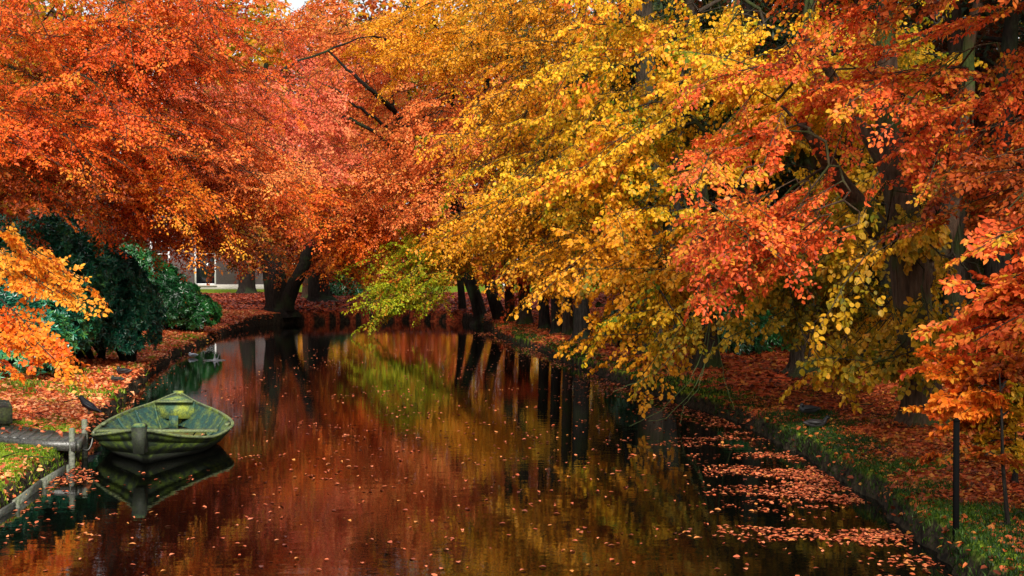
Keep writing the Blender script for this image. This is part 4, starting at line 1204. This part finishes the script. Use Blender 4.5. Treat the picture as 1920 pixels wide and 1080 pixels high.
    # oarlock blocks
    for sgn, y in ((-1, -.1), (1, -.2)):
        l, r_ = xs_at(y, .5); z = .345
        m = MB(); m.box(((l if sgn < 0 else r_) , y, z), (.05, .20, .04)); m.build('rowlock_block', M_gun, root)
boat()

# ================================================================== LANDING AND POSTS
M_dock = wood_mat('wet_dark_boards', tuple(srgb(74, 72, 66)), tuple(srgb(30, 32, 30)), tuple(srgb(54, 70, 30)), .15, rough=.35, bump=.5)
M_beam = wood_mat('mossy_beam', tuple(srgb(66, 74, 44)), tuple(srgb(24, 28, 18)), tuple(srgb(90, 108, 34)), .4)
M_gpost = wood_mat('grey_post_wood', tuple(srgb(120, 122, 108)), tuple(srgb(62, 66, 56)), tuple(srgb(92, 106, 60)), .3)

def landing():
    A = np.array([[-6.05, 17.72], [-6.24, 18.55], [-7.65, 19.35], [-7.45, 18.2]])   # near right, far right, far left, near left
    z = .37
    root = empty('plank_landing', (-6.8, 18.5, z)); tag(root, 'small dark wet plank landing stage between the grass and the boat', 'landing stage')
    c = np.array([-6.8, 18.5, z])
    m_ = 9
    for i in range(m_):
        t0, t1 = i / m_ + .004, (i + 1) / m_ - .004
        n0 = A[3] * (1 - t0) + A[0] * t0; n1 = A[3] * (1 - t1) + A[0] * t1; f0 = A[2] * (1 - t0) + A[1] * t0; f1 = A[2] * (1 - t1) + A[1] * t1
        dz = R.normal(0, .003); zz = (z + .03 * (1 - i / m_))
        V = [(*n0, zz - .04), (*n1, zz - .04), (*f1, zz - .04), (*f0, zz - .04), (*n0, zz + dz), (*n1, zz + dz), (*f1, zz + dz), (*f0, zz + dz)]
        m = MB(); m.hull8(np.array(V) - c); m.build('plank', M_dock, root)
    for a, b in ((A[3], A[0]), (A[0], A[1])):
        d = (b - a); L_ = np.hypot(*d); mid = (a + b) / 2; nn = np.array([d[1], -d[0]]) / L_ * .03
        m = MB(); m.box((mid[0] + nn[0] - c[0], mid[1] + nn[1] - c[1], -.06), (L_ + .04, .055, .13), rz=math.atan2(d[1], d[0])); m.build('edge_beam', M_dock, root)
landing()
def mooring(x, y, h, label, r=.042, tilt=0.0):
    g = -.4
    root = empty('mooring_post', (x, y, 0)); tag(root, label, 'post')
    m = MB(); pts = np.array([(0, 0, g), (0.0, 0, .2), (tilt * .5, 0, h * .6), (tilt, 0, h - .02), (tilt, 0, h)])
    m.tube(pts, [r, r, r * .97, r * .95, r * .8], 12); m.build('shaft', M_gpost, root, smooth=False)
p = P(133, 832, 17.72); mooring(p[0], 17.72, .56, 'short grey mooring post on the near edge of the plank landing')
p = P(157, 815, 18.75); mooring(p[0], 18.75, .56, 'weathered mooring post at the far corner of the plank landing', .045)
# mooring line
m = MB(); a = np.array([-5.99, 18.1, .42]); pts = [np.array([-6.24, 19.05, .33]) * (1 - t) + np.array([-6.12, 17.75, .42]) * t + np.array([.06 * math.sin(math.pi * t), 0, -.22 * math.sin(math.pi * t)]) for t in np.linspace(0, 1, 14)]
tag(m.tube(pts, .009, 6) or m.build('mooring_rope', flat('grey_rope', (.22, .22, .2), .9)), 'thin grey rope sagging from the boat to the landing', 'rope')
# raised timber at the left picture edge
def platform():
    c = np.array([-8.5, 19.2, .55]); root = empty('timber_platform', c); tag(root, 'mossy timber platform corner raised above the grass at the left edge', 'platform')
    a0 = math.radians(24)
    for i in range(4):
        m = MB(); m.box((.0 , -.35 + i * .26, .14), (1.7, .25, .05), rz=0, jit=.003)
        o = m.build('plank', M_dock, root); o.rotation_euler = (0, 0, a0)
    m = MB(); m.box((.87, .04, .03), (.07, 1.1, .24)); o = m.build('edge_beam', M_beam, root); o.rotation_euler = (0, 0, a0)
    m = MB(); m.box((0, -.52, .03), (1.8, .07, .24)); o = m.build('edge_beam', M_beam, root); o.rotation_euler = (0, 0, a0)
    for x in (-.7, .8):
        m = MB(); m.box((x, -.42, -.25), (.12, .12, .36)); o = m.build('leg', M_beam, root); o.rotation_euler = (0, 0, a0)
platform()
# bank edging boards
def edging():
    pts = np.array([(-5.47, 9.2), (-5.55, 11.4), (-5.63, 13.2), (-5.78, 14.8), (-5.98, 16.2), (-6.1, 17.4)])
    c = np.array([-5.7, 13.5, 0]); root = empty('bank_edging', c); tag(root, 'grey weathered edging boards holding the grassy left bank at the water', 'edging')
    for a, b in zip(pts[:-1], pts[1:]):
        d = b - a; L_ = np.hypot(*d); mid = (a + b) / 2
        m = MB(); m.box((mid[0] - c[0], mid[1] - c[1], -.02 + R.normal(0, .008)), (L_ - .02, .035, .22), rz=math.atan2(d[1], d[0]), jit=.004); m.build('board', M_gpost, root)
        m = MB(); m.tube([(b[0] - c[0] + .05, b[1] - c[1], -.4), (b[0] - c[0] + .05, b[1] - c[1], .10)], .025, 8); m.build('stake', M_gpost, root)
edging()

# dark steel post, right
M_steel = flat('blackened_steel', (.003, .003, .003), .9, .05)
def steelpost():
    b = ground_px(1795, 1000); root = empty('dark_post', b); tag(root, 'tall thin blackish post standing at the right bank edge under the sapling', 'post')
    h = CAM_H - (790 - HORIZ) / FPX * b[1] - b[2]
    m = MB(); m.box((0, 0, h / 2 - .2), (.046, .046, h + .4)); m.build('shaft', M_steel, root)
    m = MB(); m.hull8([(-.03, -.03, h), (.03, -.03, h), (.03, .03, h), (-.03, .03, h), (-.012, -.012, h + .03), (.012, -.012, h + .03), (.012, .012, h + .03), (-.012, .012, h + .03)]); m.build('cap', M_steel, root)
steelpost()

# ================================================================== BIRDS
def skin_body(name, chain, edges, radii, mat_, parent, sub=2):
    me = bpy.data.meshes.new(name)
    me.from_pydata([tuple(v) for v in chain], edges, [])
    o = bpy.data.objects.new(name, me); COL.objects.link(o); o.parent = parent
    md = o.modifiers.new('skin', 'SKIN')
    for i, r in enumerate(radii): me.skin_vertices[0].data[i].radius = r if isinstance(r, tuple) else (r, r)
    me.skin_vertices[0].data[0].use_root = True
    s = o.modifiers.new('sub', 'SUBSURF'); s.levels = s.render_levels = sub
    me.materials.append(mat_)
    for md_ in list(o.modifiers): pass
    return o
M_crow = flat('black_feathers', (.004, .0045, .008), .5, .25)
M_beak = flat('dark_beak', (.03, .025, .02), .4)
def crow():
    b = ground_px(165, 781); root = empty('crow', b, 0); tag(root, 'black crow-like bird standing on the grass behind the boat, tail to the right', 'bird')
    # facing left, tail down to the right
    ch = [(0, 0, .15), (-.05, 0, .19), (-.085, 0, .235), (-.11, 0, .27), (-.135, 0, .285), (.06, 0, .115), (.12, 0, .085), (.19, 0, .055)]
    skin_body('body', ch, [(0, 1), (1, 2), (2, 3), (3, 4), (0, 5), (5, 6), (6, 7)], [.062, .058, .042, .036, .022, .05, .03, (.026, .012)], M_crow, root)
    root.scale = (1.2, 1.2, 1.2)
    m = MB(); m.tube([(-.145, 0, .285), (-.175, 0, .278), (-.20, 0, .268)], [.014, .009, .002], 6); m.build('beak', M_beak, root, smooth=True)
    for s in (-1, 1):
        m = MB(); m.tube([(.0, s * .03, .11), (.005, s * .032, .05), (0, s * .032, .0)], [.010, .006, .006], 6)
        for dx in (-.035, -.02, .025): m.tube([(0, s * .032, .006), (dx, s * (.032 + .012 * (dx > -.03)), .004)], [.005, .003], 5)
        m.build('leg', M_beak, root, smooth=True)
        w = MB(); w.tube([(-.05, s * .055, .19), (.02, s * .062, .145), (.09, s * .045, .10), (.16, s * .02, .07)], [.02, .034, .024, .006], 7); w.build('wing', M_crow, root, smooth=True)
crow()
def duck(label, px, py, head, cbody, chead, scale=1.0, tucked=False, floating=False, Y=None, cwing=None):
    if floating: b = np.array([(px - 960) / FPX * Y, Y, 0.0])
    else: b = ground_px(px, py)
    root = empty('duck', b, 0); tag(root, label, 'duck'); s = scale * head; k = scale
    mb_, mh = flat('duck_body', cbody, .6), flat('duck_head', chead, .45)
    ch = [(0, 0, .085 * k), (.09 * s, 0, .095 * k), (.15 * s, 0, .13 * k), (.17 * s, 0, .185 * k), (.205 * s, 0, .195 * k), (-.1 * s, 0, .09 * k), (-.19 * s, 0, .10 * k), (-.25 * s, 0, .115 * k)]
    if tucked: ch[2:5] = [(.13 * s, 0, .12 * k), (.12 * s, 0, .15 * k), (.10 * s, 0, .165 * k)]
    skin_body('body', ch, [(0, 1), (1, 2), (2, 3), (3, 4), (0, 5), (5, 6), (6, 7)], [(.095*k, .085*k), (.08*k, .07*k), .045*k, .037*k, .034*k, (.085*k, .075*k), (.05*k, .04*k), (.02*k, .01*k)], mb_, root)
    m = MB(); hx = ch[4]
    u = np.linspace(0, math.pi, 7); 
    m.tube([(hx[0] - .042*k, 0, hx[2]), (hx[0] - .03*k, 0, hx[2]), (hx[0], 0, hx[2] + .004), (hx[0] + .03*k, 0, hx[2]), (hx[0] + .04*k, 0, hx[2])], [.012*k, .034*k, .041*k, .030*k, .010*k], 10); m.build('head', mh, root, smooth=True)
    m = MB(); m.tube([(hx[0] + .035 * s, 0, hx[2] - .006), (hx[0] + .065 * s, 0, hx[2] - .014), (hx[0] + .09 * s, 0, hx[2] - .016)], [.014*k, .012*k, .008*k], 6); m.build('bill', flat('duck_bill', (.45, .35, .05), .5), root, smooth=True)
    for q in (-1, 1):
        w = MB(); w.tube([(.07 * s, q * .075*k, .11*k), (-.02 * s, q * .09*k, .12*k), (-.12 * s, q * .065*k, .125*k), (-.2 * s, q * .02*k, .12*k)], [.02*k, .038*k, .03*k, .008*k], 7); w.build('wing', flat('duck_wing', cwing or tuple(np.array(cbody) * .6), .6), root, smooth=True)
duck('grey-brown duck resting on the shaded right bank, tail to the right', 1515, 777, -1, (.02, .02, .02), (.02, .018, .015), .9, tucked=True)
duck('dark drake with a bottle-green head lying in the leaves on the right bank', 1532, 804, 1, (.015, .012, .012), (.004, .010, .010), .85)
duck('blackish duck huddled on the leaf-covered left bank above the boat', 229, 703, -1, (.012, .010, .010), (.02, .02, .02), .95, tucked=True)
duck('dark duck low in the grass just below the huddled one on the left bank', 217, 717, -1, (.015, .017, .012), (.012, .02, .012), .75, tucked=True)
duck('small pale duck floating by the left bank beyond the boat', 360, 668, -1, (.45, .5, .55), (.5, .55, .6), .75, tucked=True, floating=True, Y=39.5, cwing=(.35, .4, .45))

# little splash of water
M_splash, t, n, L, b_ = mat('splashing_water'); b_.inputs['Base Color'].default_value = (.6, .65, .7, 1); b_.inputs['Roughness'].default_value = .15; b_.inputs['Transmission Weight'].default_value = .4
def splash(px, py, label, h, w):
    Y = CAM_H * FPX / (py - HORIZ); x = (px - 960) / FPX * Y
    root = empty('water_splash', (x, Y, 0)); tag(root, label, 'splash')
    m = MB(); m.tube([(0, 0, 0.0), (0, 0, h * .25), (.0, 0, h * .6), (.01, 0, h)], [w * .3, w * .12, w * .06, w * .01], 9); m.tube([(.03, 0, 0), (.1, .0, h * .3), (.13, 0, h * .75)], [.03, .02, .004], 6); m.build('jet', M_splash, root, smooth=True)
    a = np.arange(24) * 2 * math.pi / 24
    for q, rr in enumerate((w * .55, w * 1.1)):
        m = MB(); ring = [(math.cos(t) * rr, math.sin(t) * rr, .006) for t in np.linspace(0, 2 * math.pi, 25)]
        m.tube(ring, .006, 5, cap=False); m.build('ripple', M_splash, root, smooth=True)
splash(402, 676, 'small pointed splash of water in mid pond beyond the boat', .24, .3)

# ================================================================== FALLEN LEAVES
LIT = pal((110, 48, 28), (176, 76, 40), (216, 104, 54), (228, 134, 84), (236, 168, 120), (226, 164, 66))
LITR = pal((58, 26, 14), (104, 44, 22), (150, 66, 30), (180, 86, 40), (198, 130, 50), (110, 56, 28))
LITW = pal((84, 38, 22), (138, 62, 34), (186, 88, 50), (214, 124, 84), (206, 130, 60))

def litter(name, label, x, y, size, cols, tilt=.45, lift=.015, detail=False, hue=.2, z=None):
    n = len(x)
    if z is None: z = height(x, y)
    a = R.uniform(0, 2 * math.pi, n)
    D = unit(np.stack([np.cos(a), np.sin(a), R.normal(0, tilt * .5, n)], 1)); N = unit(np.stack([R.normal(0, tilt, n), R.normal(0, tilt, n), np.ones(n)], 1))
    O = np.stack([x, y, z + lift * R.uniform(.3, 1.6, n)], 1)
    Sz = size * R.uniform(.75, 1.25, n)
    C = pick(cols, .5 + hue * noise3(O, .8) + R.normal(0, .24, n)) * R.uniform(.8, 1.12, n)[:, None]
    V, F, k = leaf_geo(O, D, N, Sz, .66, detail)
    o = mesh_np(name, V, F, M_litter, colors=np.repeat(C, k, 0))
    tag(o, label, 'leaves', kind='stuff')

def scatter(x0, x1, y0, y1, n, dens=None):
    x = R.uniform(x0, x1, n); y = R.uniform(y0, y1, n)
    sd = pond_sd(x, y) + wob(x, y)
    k = sd > .06
    if dens is not None: k &= R.random(n) < dens(x, y)
    return x[k], y[k]
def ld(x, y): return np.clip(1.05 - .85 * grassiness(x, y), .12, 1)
x, y = scatter(-10.5, -5.3, 12, 24, 26000, ld); litter('leaf_litter', 'fallen orange leaves thick on the near left bank', x, y, .075, LIT, detail=True)
x, y = scatter(-16, -7.0, 24, 62, 42000, ld); litter('leaf_litter', 'fallen orange leaves on the far stretch of the left bank', x, y, .12, LIT)
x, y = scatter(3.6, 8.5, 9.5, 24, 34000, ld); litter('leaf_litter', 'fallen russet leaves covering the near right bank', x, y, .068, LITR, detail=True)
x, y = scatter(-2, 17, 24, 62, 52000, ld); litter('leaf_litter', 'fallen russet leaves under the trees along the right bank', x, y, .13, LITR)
x, y = scatter(-26, 8, 63, 89, 34000); litter('leaf_litter', 'dull red leaf carpet on the far bank', x, y, .2, pal((66, 28, 20), (104, 44, 32), (136, 62, 42), (150, 80, 54)))
# leaves lying on the landing and platform
x = R.uniform(-7.4, -6.2, 34); y = R.uniform(18.2, 18.9, 34); litter('leaf_litter', 'scattered fallen leaves lying on the plank landing', x, y, .08, LITW, z=np.full(34, .41), detail=True)
# leaves caught in the boat
x = R.uniform(-5.9, -4.9, 60); y = R.uniform(18.9, 20.6, 60); litter('leaf_litter', 'fallen leaves caught on the floor of the boat', x, y, .07, LIT, z=np.full(60, .09), detail=True)

# small dead twigs on the banks
tm = MB()
for (x0, x1, y0, y1, n) in ((-9, -6, 13, 24, 40), (4.5, 7.5, 11, 24, 70), (-12, -8.5, 25, 45, 30)):
    xx, yy = scatter(x0, x1, y0, y1, n)
    zz = height(xx, yy)
    for a_, b_2, c_ in zip(xx, yy, zz):
        an = R.uniform(0, 6.28); l_ = R.uniform(.15, .55); d_ = np.array([math.cos(an), math.sin(an), 0])
        p0 = np.array([a_, b_2, c_ + .03]); tm.tube([p0, p0 + d_ * l_ * .5 + R.normal(0, .02, 3), p0 + d_ * l_ + [0, 0, R.uniform(0, .05)]], [.009, .007, .003], 5)
tag(tm.build('dead_twigs', M_bark_dark), 'small dead twigs scattered among the fallen leaves', 'twigs', kind='stuff')

# grass
def grass(name, label, x, y, hgt, cols, wdt=.006):
    n = len(x); z = height(x, y)
    a = R.uniform(0, 6.28, n); h = hgt * R.uniform(.5, 1.3, n); ln = R.normal(0, .45, (n, 2)) * h[:, None]
    b = np.stack([x, y, z - .01], 1); s = np.stack([np.cos(a), np.sin(a), 0 * a], 1) * wdt
    mid = b + np.stack([ln[:, 0] * .35, ln[:, 1] * .35, h * .6], 1); tip = b + np.stack([ln[:, 0], ln[:, 1], h * .95], 1)
    V = np.stack([b - s, b + s, mid + s * .7, mid - s * .7, tip], 1).reshape(-1, 3)
    i = np.arange(n)[:, None] * 5
    Fq = i + [0, 1, 2, 3]; Ft = i + [3, 2, 4]
    C = pick(cols, .5 + .25 * noise3(b, 1.5) + R.normal(0, .2, n))
    o = mesh_np(name, V, [Fq, Ft], M_grass, colors=np.concatenate([C, C])); tag(o, label, 'grass', kind='stuff')
GR = pal((40, 66, 12), (84, 116, 20), (130, 156, 30), (166, 180, 46))
GRD = pal((20, 36, 10), (38, 66, 14), (66, 94, 22))
def gd(x, y): return np.clip(grassiness(x, y) * 1.2 - .15, 0, 1)
x, y = scatter(-9.5, -5.3, 12.5, 24, 110000, gd); grass('grass', 'bright short grass on the near left bank', x, y, .05, GR, .0055)
x, y = scatter(3.6, 7.5, 10, 24, 120000, gd); grass('grass', 'dark green grass tufts along the right bank edge', x, y, .06, GRD, .006)
x, y = scatter(-12.5, -7, 24, 50, 60000, lambda a, b: gd(a, b) * (pond_sd(a, b) < 2.5)); grass('grass', 'thin grass at the far left bank edge', x, y, .09, GR, .013)
x, y = scatter(-1, 6, 24, 60, 60000, lambda a, b: gd(a, b) * (pond_sd(a, b) < 2.5)); grass('grass', 'mossy grass fringe along the far right bank', x, y, .09, GRD, .013)

# floating leaves
def floating():
    xs, ys = [], []
    def drift(n, fx, y0, y1, wd, thr=.1):
        y = y0 + (y1 - y0) * R.random(n); off = np.abs(R.normal(0, wd, n)); x = fx(y) - off
        p = np.stack([x * .6, y * 1.9, 0 * x], 1); k = noise3(p, .75) * .8 + noise3(p + 40, 1.9) * .55 + noise3(p, 5.0) * .35 + R.normal(0, .22, n) > thr + off * .25
        k &= pond_sd(x, y) < -.03
        xs.append(x[k]); ys.append(y[k])
    ry = POND[13:23]; o = np.argsort(ry[:, 1]); edge = lambda y: np.interp(y, ry[o, 1], ry[o, 0])
    drift(8500, edge, 12.8, 22.5, .95, -.02); drift(900, edge, 10.5, 13.5, .8, .0); drift(1800, edge, 22, 34, .5, -.2); drift(1200, edge, 34, 55, .5, -.2)
    n = 4400; x = R.uniform(-7, 4.2, n); y = 10 + 34 * R.random(n) ** .9
    p = np.stack([x, y * .6, 0 * x], 1); k = (pond_sd(x, y) < -.1) & (R.random(n) < .28 + .35 * noise3(p, .7) + .25 * (x > -3) * (y < 24))
    xs.append(x[k]); ys.append(y[k])
    # left edge drift, round the landing
    ly = np.array([(-5.4, 8), (-5.75, 14.3), (-6.25, 18.2), (-7.1, 22), (-7.9, 26), (-8.9, 31), (-10.4, 39.5), (-11.9, 53)])
    for (n, y0, y1, wd) in ((240, 16.5, 18.3, .25), (220, 24, 44, .25), (120, 12, 17, .4)):
        y = R.uniform(y0, y1, n); x = np.interp(y, ly[:, 1], ly[:, 0]) + np.abs(R.normal(.05, wd, n)); k = pond_sd(x, y) < -.04; xs.append(x[k]); ys.append(y[k])
    # clusters in mid pond
    for _ in range(46):
        cx, cy = R.uniform(-6, 3.5), R.uniform(12, 30); m = R.integers(3, 9)
        xs.append(cx + R.normal(0, .22, m)); ys.append(cy + R.normal(0, .10, m))
    x = np.concatenate(xs); y = np.concatenate(ys)
    inb = ((x + 5.4) / 1.15) ** 2 + ((y - 20.1) / 2.7) ** 2 < 1
    x, y = x[~inb], y[~inb]
    n = len(x); a = R.uniform(0, 6.28, n)
    D = unit(np.stack([np.cos(a), np.sin(a), R.normal(.04, .05, n)], 1)); N = unit(np.stack([R.normal(0, .1, n), R.normal(0, .1, n), np.ones(n)], 1))
    O = np.stack([x, y, np.full(n, .007)], 1); Sz = .05 * R.uniform(.5, 1.6, n)
    C = pick(LITW, .5 + R.normal(0, .28, n))
    px = 960 + x / y * FPX; py = HORIZ + CAM_H / y * FPX; vis = (px > 4) & (px < 1916) & (py < 1076)
    order = np.argsort(-np.where(vis, Sz / y, 0)); top = order[:300]; rest = order[300:]
    me = leaf_proto(.66)
    me2 = me.copy(); me2.name = 'floating_leaf'; me2.materials.clear(); me2.materials.append(M_litter_one)
    for i in top:
        ob = place_leaf_object('floating_leaf', me2, O[i], D[i], N[i], Sz[i], C[i], None)
        tone = ('dark rust', 'salmon orange', 'pale pinkish')[int(np.digitize(C[i].sum(), [.62, .95]))]
        place = ('close to the left bank', 'out on the open pond', 'in the drift along the right bank')[0 if x[i] < -4.9 else (2 if x[i] > edge(y[i]) - 1.7 else 1)]
        tag(ob, tone + ' fallen leaf floating ' + place, 'leaf', tone + ' leaves floating ' + place)
    V, F, k = leaf_geo(O[rest], D[rest], N[rest], Sz[rest], .66, True)
    tag(mesh_np('floating_leaves', V, F, M_litter, colors=np.repeat(C[rest], k, 0)), 'drift of rusty leaves floating along the banks', 'leaves', kind='stuff')
floating()
print('leaves', LEAFCOUNT[0], 'tris', sum(len(o.data.polygons) for o in S.objects if o.type == 'MESH'))
